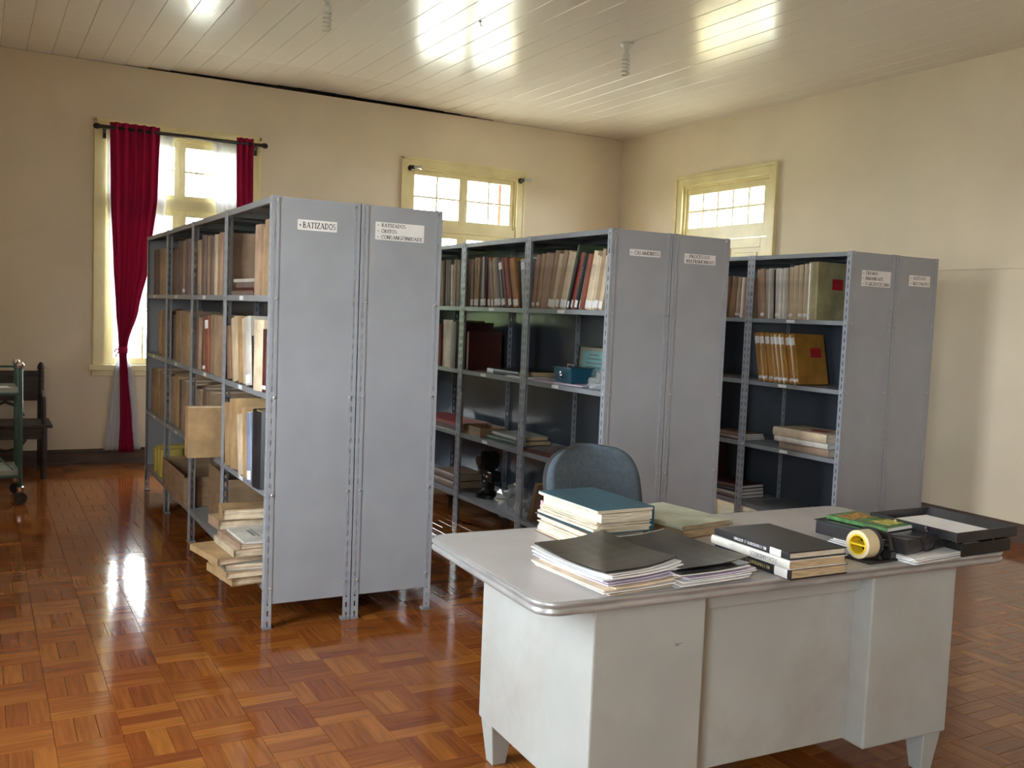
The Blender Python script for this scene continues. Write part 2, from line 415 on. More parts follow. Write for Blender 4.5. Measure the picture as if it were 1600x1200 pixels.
# ceiling of long white planks; their ends lift off the back wall and leave a dark gap
ceiling = struct(MB().box(XL-0.1, XR+0.1, YF-0.1, YB-1.0, HC+0.04, HC+0.06).build('ceiling', M['roof']))
PW = 0.1945
nx0 = int((XL-0.75)//PW); x = 0.75+nx0*PW
def gap(xx):
    if xx < 1.15 or xx > 4.9: return 0.0
    t = (xx-1.15)/3.75
    return 0.032*max(0, math.sin(PI*t))**0.8*(1+0.12*math.sin(xx*5))
while x < XR:
    a, c = max(x, XL-0.02)+0.0006, min(x+PW, XR+0.02)-0.0006
    ys = [YF, -0.5, 1.0, 2.5, 4.0, 5.2, 6.4, 7.4, 8.29, 8.31, 8.8, YB-0.004]
    ch = 0.0035
    prof = lambda z, : [(a, z+0.016), (a, z+ch), (a+ch, z), (c-ch, z), (c, z+ch), (c, z+0.016)]
    vs = []; fs = []
    for q, y in enumerate(ys):
        g = gap((a+c)/2)
        z = HC + R.uniform(-0.0012, 0.0012)
        if y > 8.3: z = HC + (0.012+g)*((y-8.31)/(YB-8.31))
        for px_, pz in prof(z): vs.append((px_-(a+c)/2, y, pz))
    for q in range(len(ys)-1):
        for k in range(5): fs.append((q*6+k, (q+1)*6+k, (q+1)*6+k+1, q*6+k+1))
    fs.append(tuple(range(5, -1, -1))); fs.append(tuple(range(len(vs)-6, len(vs))))
    b = MB(); b.add(vs, fs)
    b.build('ceiling_plank', M['plank'], ceiling, loc=((a+c)/2, 0, 0))
    x += PW

# windows and door -----------------------------------------------------------
def pane_grid(par, u0, u1, z0, z1, d, cols, rows, bar=0.018, name='pane'):
    b = MB()
    cw = (u1-u0-bar*(cols-1))/cols; rh = (z1-z0-bar*(rows-1))/rows
    for i in range(1, cols): x = u0+i*cw+(i-1)*bar; b.box(x, x+bar, d-0.012, d+0.012, z0, z1)
    for j in range(1, rows): z = z0+j*rh+(j-1)*bar; b.box(u0, u1, d-0.011, d+0.011, z, z+bar)
    if cols*rows > 1: b.build('glazing_bar', M['cream'], par)
    for i in range(cols):
        for j in range(rows):
            x = u0+i*(cw+bar); z = z0+j*(rh+bar)
            MB().box(x-0.004, x+cw+0.004, d-0.002, d+0.002, z-0.004, z+rh+0.004).build(name, M['glass'], par)
def ring(b, u0, u1, z0, z1, w, d0, d1):
    return b.box(u0, u0+w, d0, d1, z0, z1).box(u1-w, u1, d0, d1, z0, z1).box(u0+w, u1-w, d0, d1, z0, z0+w).box(u0+w, u1-w, d0, d1, z1-w, z1)
def window(name, loc, rz):
    e = sempty(name, loc, rz)                                       # local origin: opening start on the inner wall face
    b = MB()
    cw = 0.095
    b.box(-cw, 0.0, -0.022, 0.0, WZ0-0.05, WZ1+cw).box(WW, WW+cw, -0.022, 0, WZ0-0.05, WZ1+cw).box(0, WW, -0.022, 0, WZ1, WZ1+cw)
    b.box(-cw, -cw+0.02, -0.03, -0.022, WZ0-0.05, WZ1+cw).box(WW+cw-0.02, WW+cw, -0.03, -0.022, WZ0-0.05, WZ1+cw).box(-cw, WW+cw, -0.03, -0.022, WZ1+cw-0.02, WZ1+cw)
    b.build('casing', M['cream'], e)
    MB().box(-cw-0.03, WW+cw+0.03, -0.055, 0.06, WZ0-0.05, WZ0).box(-cw-0.01, WW+cw+0.01, -0.03, 0, WZ0-0.10, WZ0-0.05).build('sill', M['cream'], e, bevel=0.004)
    ZR = 2.33
    b = MB(); b.box(0, 0.02, 0.0, 0.12, WZ0, WZ1).box(WW-0.02, WW, 0, 0.12, WZ0, WZ1).box(0.02, WW-0.02, 0, 0.12, WZ1-0.02, WZ1).box(0.02, WW-0.02, -0.012, 0.10, ZR, ZR+0.085)
    b.build('frame', M['cream'], e)
    mid = WW/2
    for a, c in ((0.02, mid), (mid, WW-0.02)):                       # transom sashes
        s = ring(MB(), a, c, ZR+0.085, WZ1-0.02, 0.05, 0.02, 0.055).build('transom_sash', M['cream'], e, bevel=0.003)
        pane_grid(s, a+0.05, c-0.05, ZR+0.135, WZ1-0.07, 0.037, 2, 2)
    for a, c in ((0.02, mid), (mid, WW-0.02)):                       # casement leaves
        s = ring(MB(), a, c, WZ0, ZR, 0.06, 0.02, 0.06).build('casement', M['cream'], e, bevel=0.003)
        pane_grid(s, a+0.06, c-0.06, WZ0+0.06, ZR-0.06, 0.04, 2, 3)
    MB().box(mid-0.012, mid+0.012, -0.005, 0.02, 1.2, 2.2).build('bolt_bar', M['cream'], e)
    return e
window('window_1', (W1, YB, 0), 0)
window('window_2', (W2, YB, 0), 0)
for k, a in enumerate(LW): window('window_%d' % (k+3), (XL, a, 0), PI/2)

def shutter(loc, rz, label):
    t = thing('louvred_shutter', label, 'shutter', loc, rz)
    W, H = 0.60, WZ1-WZ0
    ring(MB(), 0, W, 0, H, 0.06, 0, 0.035).box(0.06, W-0.06, 0, 0.035, H*0.5-0.03, H*0.5+0.03).build('shutter_frame', M['shutter'], t)
    b = MB(); z = 0.075
    while z < H-0.08:
        if abs(z-H/2) > 0.045: b.add([(0.06, 0.002, z), (W-0.06, 0.002, z), (W-0.06, 0.033, z+0.03), (0.06, 0.033, z+0.03), (0.06, 0.002, z+0.006), (W-0.06, 0.002, z+0.006), (W-0.06, 0.033, z+0.036), (0.06, 0.033, z+0.036)],
              [(3, 2, 1, 0), (4, 5, 6, 7), (0, 1, 5, 4), (1, 2, 6, 5), (2, 3, 7, 6), (3, 0, 4, 7)])
        z += 0.042
    o = b.build('slats', M['shutter'], t); o['kind'] = 'stuff'
shutter((W2+WW-0.03, YB+WT+0.01, WZ0), rad(62), 'red-brown louvred shutter standing open outside the uncurtained window')
shutter((W1+WW-0.03, YB+WT+0.01, WZ0), rad(66), 'red-brown louvred shutter standing open outside the curtained window')

# door in the far side wall
e = sempty('door_1', (XR, D1, 0), -PI/2)
DW = D1-D0
b = MB(); cw = 0.09
b.box(-cw, 0, -0.03, 0.0, 0, DZ+cw).box(DW, DW+cw, -0.03, 0, 0, DZ+cw).box(0, DW, -0.03, 0, DZ, DZ+cw)
b.box(-cw-0.015, -cw+0.015, -0.045, 0, 0, DZ+cw+0.015).box(DW+cw-0.015, DW+cw+0.015, -0.045, 0, 0, DZ+cw+0.015).box(-cw+0.015, DW+cw-0.015, -0.045, 0, DZ+cw-0.015, DZ+cw+0.015)
b.build('casing', M['cream'], e, bevel=0.004)
b = MB(); b.box(0, 0.03, 0, 0.14, 0, DZ).box(DW-0.03, DW, 0, 0.14, 0, DZ).box(0.03, DW-0.03, 0, 0.14, DZ-0.03, DZ).box(0.03, DW-0.03, 0, 0.12, 2.335, 2.39)
b.build('frame', M['cream'], e)
s = MB(); s.box(0.03, 0.07, 0.02, 0.06, 2.39, DZ-0.03).box(DW-0.11, DW-0.03, 0.02, 0.06, 2.39, DZ-0.03).box(0.07, DW-0.11, 0.02, 0.06, 2.39, 2.47).box(0.07, DW-0.11, 0.02, 0.06, 2.815, DZ-0.03)
s = s.build('transom_sash', M['cream'], e, bevel=0.003)
pane_grid(s, 0.07, DW-0.11, 2.47, 2.815, 0.04, 5, 2, 0.022)
for a, c in ((0.03, DW/2), (DW/2, DW-0.03)):
    b = ring(MB(), a, c, 0.01, 2.33, 0.095, 0.02, 0.06); b.box(a+0.095, c-0.095, 0.02, 0.06, 0.85, 0.97)
    leaf = b.build('door_leaf', M['cream'], e, bevel=0.004)
    for z0, z1 in ((0.105, 0.85), (0.97, 2.235)):
        MB().box(a+0.09, c-0.09, 0.032, 0.05, z0-0.005, z1+0.005).box(a+0.14, c-0.14, 0.024, 0.04, z0+0.045, z1-0.045).build('door_panel', M['cream'], leaf, bevel=0.006)
MB().tube([(DW/2+0.03, 0.02, 1.05), (DW/2+0.03, -0.03, 1.05), (DW/2+0.13, -0.035, 1.05)], 0.009).build('door_handle', M['chrome'], e)

# a dense hedge across the garden
hv = []; hf = []; rh_ = random.Random(4); NXh, NZh = 70, 16
for j in range(NZh+1):
    for i in range(NXh+1):
        t = j/NZh
        hv.append((-11+12*i/NXh+rh_.uniform(-.12, .12), 15.5+1.2*t*t+rh_.uniform(-.25, .25), -0.85+(3.6+.5*math.sin(i*.5)+.3*math.sin(i*1.3))*t+rh_.uniform(-.1, .1)))
for j in range(NZh):
    for i in range(NXh): a = j*(NXh+1)+i; hf.append((a, a+1, a+NXh+2, a+NXh+1))
b = MB(); b.add(hv, hf); o = b.build('hedge', mat('hedge_leaves', (0.09, 0.15, 0.04), 0.8, 0.4, 5, 0.8, 12)); o['kind'] = 'stuff'; tag(o, 'overexposed green hedge beyond the windows of the far wall', 'hedge')
o.modifiers.new('thickness', 'SOLIDIFY').thickness = 1.2
# outside: ground and the veranda seen through the transom
struct(MB().box(-40, 50, -40, 50, -0.9, -0.8).build('ground', M['ground']))
struct(MB().box(XR+2.2, XR+2.36, 9.6, 10.4, -0.8, 3.6).box(XR+2.2, XR+2.36, 11.2, 16, 3.05, 3.3).build('trim_3', M['veranda']))

# ------------------------------------------------------------------ lettering
def arc(cx, cy, rx, ry, a0, a1, n=8): return [(cx+rx*math.cos(rad(a0+(a1-a0)*i/n)), cy+ry*math.sin(rad(a0+(a1-a0)*i/n))) for i in range(n+1)]
TK, TN = 0.20, 0.095
def V(x, y0=0, y1=1, sb=True, st=True):
    r = [([(x, y0), (x, y1)], TK)]
    if sb: r.append(([(x-0.17, y0+TN/2), (x+0.17, y0+TN/2)], TN))
    if st: r.append(([(x-0.17, y1-TN/2), (x+0.17, y1-TN/2)], TN))
    return r
def Hh(x0, x1, y): return [([(x0, y), (x1, y)], TN)]
def S(x, y): return [([(x-0.15, y), (x+0.15, y)], TN)]
GL = {
 'A': (0.9, [([(0.1, 0), (0.42, 1)], TN), ([(0.42, 1), (0.76, 0)], TK)] + Hh(0.2, 0.62, 0.35) + S(0.12, 0.035) + S(0.76, 0.035)),
 'B': (0.82, V(0.2) + [(arc(0.3, 0.75, 0.3, 0.215, -90, 90), 0.12), (arc(0.3, 0.27, 0.38, 0.235, -90, 90), 0.13)]),
 'C': (0.84, [(arc(0.46, 0.5, 0.36, 0.46, 45, 315, 12), 0.14), ([(0.76, 0.65), (0.76, 1.0)], TN)]),
 'D': (0.9, V(0.2) + [(arc(0.3, 0.5, 0.48, 0.465, -90, 90, 12), 0.13)]),
 'E': (0.78, V(0.2) + Hh(0.2, 0.68, 0.035) + Hh(0.2, 0.68, 0.965) + Hh(0.2, 0.5, 0.5) + [([(0.68, 0), (0.68, 0.25)], TN), ([(0.68, 0.75), (0.68, 1)], TN)]),
 'G': (0.92, [(arc(0.46, 0.5, 0.36, 0.46, 45, 330, 12), 0.14), ([(0.78, 0), (0.78, 0.42)], TK)] + S(0.76, 0.42)),
 'I': (0.46, V(0.23)),
 'J': (0.5, [([(0.3, 0.15), (0.3, 1)], TK), (arc(0.18, 0.15, 0.13, 0.13, 180, 360, 6), 0.09)] + S(0.3, 0.965)),
 'M': (1.1, V(0.16) + V(0.94) + [([(0.16, 1), (0.53, 0.1)], TK), ([(0.53, 0.1), (0.94, 1)], TN)]),
 'N': (0.92, V(0.15) + V(0.78) + [([(0.15, 1), (0.78, 0.02)], TK)]),
 'O': (0.9, [(arc(0.45, 0.5, 0.36, 0.455, 0, 360, 16), 0.14)]),
 'P': (0.78, V(0.2) + [(arc(0.3, 0.72, 0.34, 0.245, -90, 90), 0.12)]),
 'R': (0.88, V(0.2) + [(arc(0.3, 0.74, 0.33, 0.225, -90, 90), 0.12), ([(0.42, 0.5), (0.76, 0.0)], TK)] + S(0.78, 0.035)),
 'S': (0.7, [(arc(0.34, 0.73, 0.24, 0.23, 30, 270, 9), 0.12), (arc(0.34, 0.27, 0.26, 0.235, 90, -150, 9), 0.12)]),
 'T': (0.82, V(0.41, st=False) + Hh(0.06, 0.76, 0.965) + [([(0.06, 0.75), (0.06, 1)], TN), ([(0.76, 0.75), (0.76, 1)], TN)]),
 'U': (0.9, [([(0.2, 0.3), (0.2, 1)], TK), ([(0.75, 0.3), (0.75, 1)], TN), (arc(0.475, 0.3, 0.275, 0.27, 180, 360, 8), 0.1)] + S(0.2, 0.965) + S(0.75, 0.965)),
 'V': (0.88, [([(0.1, 1), (0.44, 0)], TK), ([(0.44, 0), (0.76, 1)], TN)] + S(0.12, 0.965) + S(0.76, 0.965)),
 'Z': (0.8, Hh(0.1, 0.7, 0.965) + Hh(0.1, 0.7, 0.035) + [([(0.1, 0.03), (0.68, 0.97)], TK), ([(0.1, 0.75), (0.1, 1)], TN), ([(0.7, 0), (0.7, 0.25)], TN)]),
 '.': (0.32, [([(0.16, 0.0), (0.16, 0.16)], 0.16)]),
 '*': (0.85, [(arc(0.35, 0.42, 0.09, 0.09, 0, 360, 8), 0.19)]),
 ' ': (0.4, []),
}
GL['Ó'] = (0.9, GL['O'][1] + [([(0.42, 1.08), (0.58, 1.26)], 0.1)])
GL['Ü'] = (0.9, GL['U'][1] + [([(0.3, 1.1), (0.3, 1.22)], 0.12), ([(0.62, 1.1), (0.62, 1.22)], 0.12)])
def text_width(s): return sum(GL[c][0] for c in s)
def lettering(b, s, h, x0, y0, to, wid=1.0):
    """letters as flat ink quads; to(x, y) maps the sheet's plane into space"""
    x = x0
    for ch in s:
        wd, strokes = GL[ch]
        for pts, t in strokes:
            for (ax, ay), (bx, by) in zip(pts, pts[1:]):
                dx, dy = bx-ax, by-ay; l = math.hypot(dx, dy) or 1
                nx, ny = -dy/l*t/2, dx/l*t/2
                b.quad(*[to(x+qx*h*wid, y0+qy*h) for qx, qy in ((ax-nx, ay-ny), (bx-nx, by-ny), (bx+nx, by+ny), (ax+nx, ay+ny))])
        x += wd*h*wid
    return x

# ------------------------------------------------------------------ steel shelving
RX = (1.145, 2.985, 4.832)
RY, DP, BW, SHH = 4.292, 0.415, 0.90, 1.98
LV = [1.535, 1.09, 0.64, 0.205]          # top faces of the lower shelves
def post_mesh():
    b = MB(); w, t = 0.036, 0.0018; n = 40; pitch = SHH/n
    cols = [0, 0.014, 0.022, w]
    for fl in (0, 1):
        to = (lambda u, d, z: (u, d, z)) if fl == 0 else (lambda u, d, z: (d, u, z))
        def Q(*p):
            p = [to(*q) for q in p]
            b.quad(*(p if fl == 0 else p[::-1]))
        for k in range(n):
            z0, z1 = k*pitch, (k+1)*pitch; s0, s1 = z0+0.012, z0+0.038
            for d, flip in ((0, False), (t, True)):
                def F(u0, u1, a, c):
                    q = [(u0, d, a), (u1, d, a), (u1, d, c), (u0, d, c)]
                    Q(*(q[::-1] if flip else q))
                F(cols[1], cols[2], z0, s0); F(cols[1], cols[2], s1, z1)
            u0, u1 = cols[1], cols[2]
            Q((u0, 0, s0), (u0, 0, s1), (u0, t, s1), (u0, t, s0)); Q((u1, 0, s0), (u1, t, s0), (u1, t, s1), (u1, 0, s1))
            Q((u0, 0, s0), (u0, t, s0), (u1, t, s0), (u1, 0, s0)); Q((u0, 0, s1), (u1, 0, s1), (u1, t, s1), (u0, t, s1))
        for d, flip in ((0, False), (t, True)):
            for u0, u1 in ((cols[0], cols[1]), (cols[2], cols[3])):
                q = [(u0, d, 0), (u1, d, 0), (u1, d, SHH), (u0, d, SHH)]
                Q(*(q[::-1] if flip else q))
        Q((w, 0, 0), (w, t, 0), (w, t, SHH), (w, 0, SHH))
        Q((0, 0, SHH), (w, 0, SHH), (w, t, SHH), (0, t, SHH))
    return b.mesh('post', M['steel'])
POST = post_mesh()
def shelf_mesh(sx0, sx1, sy0, sy1):
    b = MB(); lip = 0.028
    b.box(sx0, sx1, sy0, sy1, -0.0015, 0).box(sx0, sx0+0.0015, sy0, sy1, -lip, -0.0015).box(sx1-0.0015, sx1, sy0, sy1, -lip, -0.0015)
    b.box(sx0+0.0015, sx1-0.0015, sy0, sy0+0.0015, -lip, -0.0015).box(sx0+0.0015, sx1-0.0015, sy1-0.0015, sy1, -lip, -0.0015)
    b.box(sx0+0.0015, sx0+0.014, sy0, sy1, -lip, -lip+0.0015)
    b.box(sx0+0.02, sx1-0.02, (sy0+sy1)/2-0.02, (sy0+sy1)/2+0.02, -0.016, -0.0015)
    return b.mesh('shelf', M['steel_shelf_shaded'])
SHELF = shelf_mesh(0.003, DP-0.006, 0.0065, BW-0.0065)
BACK = MB().box(DP-0.0048, DP-0.0036, 0.004, BW-0.004, 0.13, SHH-0.03).mesh('back_panel', M['steel_in_shaded'])
def side_mesh(y):
    b = MB(); b.box(0.003, DP-0.003, y-0.0012, y, 0.117, SHH-0.002)
    return b.mesh('side_panel', M['steel'])
SIDE0, SIDE1 = side_mesh(0.0042), side_mesh(BW-0.003)
BOLT = MB().lathe([(0.0062, 0), (0.0062, 0.003), (0.004, 0.0045)], 8).mesh('bolt', M['bolt'])
FOOT = MB().box(-0.001, 0.038, -0.001, 0.038, -0.0, 0.012).mesh('foot_cap', M['foot'])
def unit(label, loc, flip, end_panel, sign=None, back=True, far=False):
    t = thing('steel_shelving_unit', label, 'shelf', loc, PI if flip else 0, 'grey steel shelving')
    for px_, py_, rz in ((0, 0, 0), (DP, 0, PI/2), (DP, BW, PI), (0, BW, -PI/2)):
        o = link('post', POST, t); o.location = (px_, py_, 0); o.rotation_euler = (0, 0, rz)
        f = link('foot_cap', FOOT, o); f.location = (0, 0, 0)
    for z in [SHH-0.003]+LV:
        o = link('shelf', SHELF, t); o.location = (0, 0, z)
    if not flip:
        for z, yy in ((LV[0], .47+R.uniform(-.06, .06)), (LV[1], .50+R.uniform(-.06, .06)), (LV[2], .45)):
            MB().box(.0022, .003, yy, yy+.075, z-.024, z-.004).build('shelf_label', M['paper'], t)
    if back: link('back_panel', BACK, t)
    if far: link('side_panel', SIDE1, t)
    if end_panel:
        link('side_panel', SIDE1 if flip else SIDE0, t)
        yb, nr = (BW, -PI/2) if flip else (0, PI/2)
        for z in (SHH-0.018, 1.52, 1.074, 0.625, 0.19):
            for xx in (0.028, DP-0.028):
                o = link('bolt', BOLT, t); o.location = (xx, yb, z); o.rotation_euler = (nr, 0, 0)
    for yy in (0.018, BW-0.018):
        for z in (SHH-0.018, 1.52, 1.074, 0.625, 0.19):
            o = link('bolt', BOLT, t); o.location = (0, yy, z); o.rotation_euler = (0, -PI/2, 0)
    if sign:
        words, u0, w, ztop, h, lh, ind = sign
        y = BW-0.0025 if flip else 0.0025
        to = (lambda u, d, z: (DP-u, BW-0.003+d, z)) if flip else (lambda u, d, z: (u, 0.003-d, z))
        p = MB(); p.box(*sorted((to(u0, 0, 0)[0], to(u0+w, 0, 0)[0])), *sorted((to(0, 0, 0)[1], to(0, 0.0006, 0)[1])), ztop-h, ztop)
        po_ = p.build('sign', M['paper'], t); po_['label'] = 'white paper sign with printed black capitals'
        b = MB()
        for i, wd in enumerate(words):
            lettering(b, wd, lh, u0+ind, ztop-(i+1)*h/(len(words)) + (h/len(words)-lh)*0.5, lambda x, z: to(x, 0.0009, z), (w-2*ind)/ (max(text_width(q) for q in words)*lh))
        b.build('lettering', M['ink'], po_)
    return t
SG = {
 0: (['*BATIZADOS'], 0.118, 0.185, 1.884, 0.047, 0.027, 0.005), 1: (['* BATIZADOS', '* ÓBITOS', '* CONSANGÜINIDADE'], 0.07, 0.25, 1.903, 0.083, 0.0165, 0.008),
 2: (['* CASAMENTOS'], 0.125, 0.21, 1.876, 0.036, 0.02, 0.006), 3: (['* PROCESSOS', ' MATRIMONIAIS'], 0.085, 0.228, 1.876, 0.055, 0.018, 0.006),
 4: (['* CRISMAS', '* IRMANDADE', '* V.GR.DIOCESANA'], 0.105, 0.272, 1.866, 0.102, 0.021, 0.008), 5: (['* ACESSO', '* RESTRITO'], 0.135, 0.21, 1.858, 0.072, 0.02, 0.008),
}
BAYN = ['first', 'second', 'third', 'fourth']
ROWN = ['BATIZADOS', 'CASAMENTOS', 'CRISMAS']
ENDN = ['bearing the BATIZADOS sign, with bulging tan folders', 'bearing the CASAMENTOS sign, behind the desk chair', 'bearing the three line CRISMAS sign near the wall']
for r, nb in ((0, 4), (1, 4), (2, 2)):
    for k in range(nb):
        lab = 'grey steel shelving unit ' + ENDN[r] if k == 0 else 'grey steel shelving unit, %s bay counted from the %s sign' % (BAYN[k], ROWN[r])
        unit(lab, (RX[r], RY+k*BW, 0), False, k == 0, SG[2*r] if k == 0 else None, far=k == nb-1)
    bk = ['bearing the BATIZADOS, ÓBITOS, CONSANGÜINIDADE sign', 'bearing the PROCESSOS MATRIMONIAIS sign', 'bearing the ACESSO RESTRITO sign'][r]
    unit('grey steel shelving unit showing only its end panel, ' + bk, (RX[r]+DP+0.006+DP, RY+BW, 0), True, True, SG[2*r+1], back=True)
    for k in range(1, nb):  # unseen bays, added to block window light reflected on the floor
        unit('unseen added grey steel shelving unit, %s bay of the run backing onto the %s side' % (BAYN[k], ROWN[r]), (RX[r]+DP+0.006+DP, RY+BW+k*BW, 0), True, False)

# ------------------------------------------------------------------ books
ORD = ['nearest', 'second', 'third', 'fourth', 'fifth', 'sixth', 'seventh', 'eighth', 'ninth', 'tenth', 'eleventh', 'twelfth', 'thirteenth', 'fourteenth', 'fifteenth', 'sixteenth', 'seventeenth', 'eighteenth', 'nineteenth', 'twentieth', 'twenty-first', 'twenty-second']
LEVN = ['top', 'second', 'third', 'bottom']
def spine_profile(T, W, c, bulge, off=0.0):
    pts = []
    for i in range(7):
        a = PI*(i/6)
        pts.append((-bulge*math.sin(a)-off*math.sin(a) if bulge > 0 else -off, T/2 - (T/2+off)*math.cos(a)))
    return pts                                       # from z=0 to z=T round the spine
def book_mesh(L, W, T, c, bulge):
    b = MB()
    out = [(W, 0)] + spine_profile(T, W, c, bulge) + [(W, T)]
    inn = [(W, c)] + [(x+c, min(max(z, c), T-c)) for x, z in spine_profile(T, W, c, bulge)] + [(W, T-c)]
    n = len(out); vs = []
    for y in (0, L):
        vs += [(x, y, z) for x, z in out] + [(x, y, z) for x, z in inn]
    fs = []
    for i in range(n-1):
        fs.append((i, i+2*n, i+1+2*n, i+1)); fs.append((n+i, n+i+1, 3*n+i+1, 3*n+i))
        fs.append((i, i+1, n+i+1, n+i)); fs.append((2*n+i, 3*n+i, 3*n+i+1, 2*n+i+1))
    for i in (0, n-1):
        fs.append((i, n+i, 3*n+i, 2*n+i) if i == 0 else (i, 2*n+i, 3*n+i, n+i))
    b.add(vs, fs); return b
def page_mesh(L, W, T, c, ins, ragged=0.0):
    b = MB()
    if not ragged:
        return b.box(c+0.001, W-ins, ins, L-ins, c, T-c)
    n = max(4, int((T-2*c)/0.005))
    cut = [0]+sorted(R.uniform(0.3, n-0.3)/n for _ in range(n-1))+[1]
    for i in range(n):
        z0 = c+(T-2*c)*cut[i]; z1 = max(z0+0.0006, c+(T-2*c)*cut[i+1] - 0.0003)
        r = lambda: R.uniform(0, ragged)
        b.box(c+0.001+r()*0.4, W-ins-r(), ins+r(), L-ins-r(), z0, z1)
    return b
def book(name, label, cat, code, L, W, T, loc, rot, group=None, pages='pages', c=0.003, bulge=None, tabs=(), ragged=0.0, ins=0.005, writing=False, plate=None, tabmat='paper', covermat=None):
    bulge = 0.16*T if bulge is None else bulge
    o = book_mesh(L, W, T, c, bulge).build(name, covermat or CM[code])
    o.location = loc; o.rotation_euler = rot
    tag(o, label, cat, group)
    page_mesh(L, W, T, c, ins, ragged).build('pages', M[pages], o)
    for y0, y1 in tabs:
        pr = spine_profile(T, W, c, bulge, 0.0007)[1:-1] if T > 0.015 else spine_profile(T, W, c, bulge, 0.0007)
        b = MB(); vs = [(x, y, z) for y in (y0*L, y1*L) for x, z in pr]; n = len(pr)
        b.add(vs, [(i, i+n, i+1+n, i+1) for i in range(n-1)])
        b.build('spine_label', M[tabmat], o)
    if writing:
        b = MB(); y = L*0.55
        for k in range(R.randint(3, 6)):
            hh = R.uniform(0.003, 0.012); q0 = T*R.uniform(.38, .45); b.box(-bulge-0.0012, -bulge-0.0004, y, y+hh, q0, q0+R.uniform(.003, .007)); y += hh+R.uniform(0.004, 0.012)
        b.build('spine_writing', M['greyink'], o)
    if plate:
        x0, x1, y0, y1, side, pm_ = plate
        z0, z1 = (T, T+0.0012) if side > 0 else (-0.0012, 0)
        MB().box(x0, x1, y0, y1, z0, z1).build('cover_label', M[pm_], o, bevel=0.0)
    return o
def place(r, bay, lev, y0, y1, items, xoff=0.02, dep=0.27, group=None, kind='ledger', base=None):
    """stand a run of books on a shelf from y0 (sign end) to y1; items: (code, thickness, height, lean deg, flags)"""
    tot = sum(i[1]/math.cos(rad(i[3])) for i in items); sc = (y1-y0)/tot
    y = y0
    for n, it in enumerate(items):
        code, T, H, lean, fl = it[:5]; T *= sc; a = rad(lean); p = T/math.cos(a)
        th = T*0.97
        z = LV[lev] + (math.sin(a)*th if a > 0 else 0) + 0.0003
        yy = y + p if a <= 0 else y + th*math.cos(a) + 0.0005
        if a < 0: yy = y + th*math.cos(a)
        wd = dep*R.uniform(0.92, 1.0)
        nm = 'file_folder' if 'f' in fl else 'ledger'
        kindw = {'file_folder': 'paper folder', 'ledger': 'ledger'}[nm]
        extra = ' with white label' if 'b' in fl or 't' in fl else ''
        lab = '%s %s%s, %s on %s level, %s %s bay' % (COV[code][0], kindw, extra, ORD[n], LEVN[lev], BAYN[bay], ROWN[r])
        tabs = []
        if 'b' in fl: tabs.append((0.03, 0.16))
        if 't' in fl: tabs.append((0.78, 0.93))
        if 's' in fl: tabs.append((0.05, 0.11))
        kw = dict(c=0.0012, bulge=0.0, pages='oldpaper', ragged=0.008, ins=0.002) if 'f' in fl else dict(pages='pages')
        pl = it[5] if len(it) > 5 else None
        book(nm, lab, 'folder' if 'f' in fl else 'book', code, H, wd, th, (RX[r]+xoff+R.uniform(0, 0.018), yy, z), (PI/2+a, 0, 0),
             'books of the %s %s bay' % (BAYN[bay], ROWN[r]), tabs=tabs, writing='w' in fl, plate=pl, **kw)
        y += p
bayy = lambda k: RY+k*BW
# --- row with the BATIZADOS sign; darker covers in the farther bays paint in shade
place(0, 0, 0, 4.345, 4.60, [('T', .10, .345, 1, 'f'), ('L', .05, .31, 2, 'f'), ('P', .10, .33, 1, 'fw')], 0.0)
place(0, 1, 0, 5.25, 6.02, [('P', .07, .335, 0, ''), ('P', .07, .34, 0, ''), ('T', .07, .33, 0, 'w'), ('C', .07, .34, 0, 'w'), ('M', .07, .335, 0, ''), ('T', .08, .34, 0, ''), ('M', .07, .35, 0, ''), ('T', .05, .33, -2, 's'), ('T', .06, .325, -3, '')])
place(0, 2, 0, 6.16, 6.93, [('T', .07, .33, 0, ''), ('M', .08, .35, 0, ''), ('M', .06, .34, 0, ''), ('T', .05, .35, 0, 's'), ('M', .07, .35, 0, ''), ('M', .06, .30, -1, ''), ('B', .06, .31, -2, ''), ('M', .06, .30, -2, '')])
place(0, 3, 0, 7.06, 7.62, [('M', .06, .33, 0, ''), ('T', .06, .33, 0, ''), ('T', .06, .33, 0, ''), ('M', .07, .33, 0, ''), ('M', .06, .33, 0, '')])
place(0, 0, 1, 4.345, 5.10, [('A', .05, .29, 0, 's'), ('C', .10, .33, 0, 'w'), ('D', .03, .25, -8, ''), ('N', .07, .335, -9, 'b'), ('N', .04, .33, -10, 'f'), ('C', .05, .33, -10, 'f'), ('L', .04, .335, -10, 'f'), ('C', .06, .33, -10, 'f'), ('L', .04, .325, -10, 'f'), ('B', .05, .28, -10, '')], 0.0)
place(0, 1, 1, 5.24, 5.72, [('T', .16, .33, 0, 'f'), ('T', .05, .33, -4, 'f'), ('R', .06, .32, -5, 't'), ('B', .05, .31, -5, 's')], 0.0)
place(0, 1, 1, 5.80, 6.05, [('D', .05, .24, 0, ''), ('P', .09, .31, 0, ''), ('M', .07, .33, 0, '')])
place(0, 2, 1, 6.17, 6.95, [('T', .08, .33, 0, 'f'), ('L', .07, .32, 0, 'f'), ('T', .08, .33, 0, 'f'), ('P', .07, .33, 0, 'f'), ('T', .10, .34, 0, 'f'), ('M', .10, .31, 0, 'f')])
place(0, 3, 1, 7.04, 7.5, [('T', .06, .33, -3, 'f'), ('T', .06, .34, -4, 'f'), ('M', .06, .31, -5, 'f'), ('L', .06, .32, -5, 'f')])
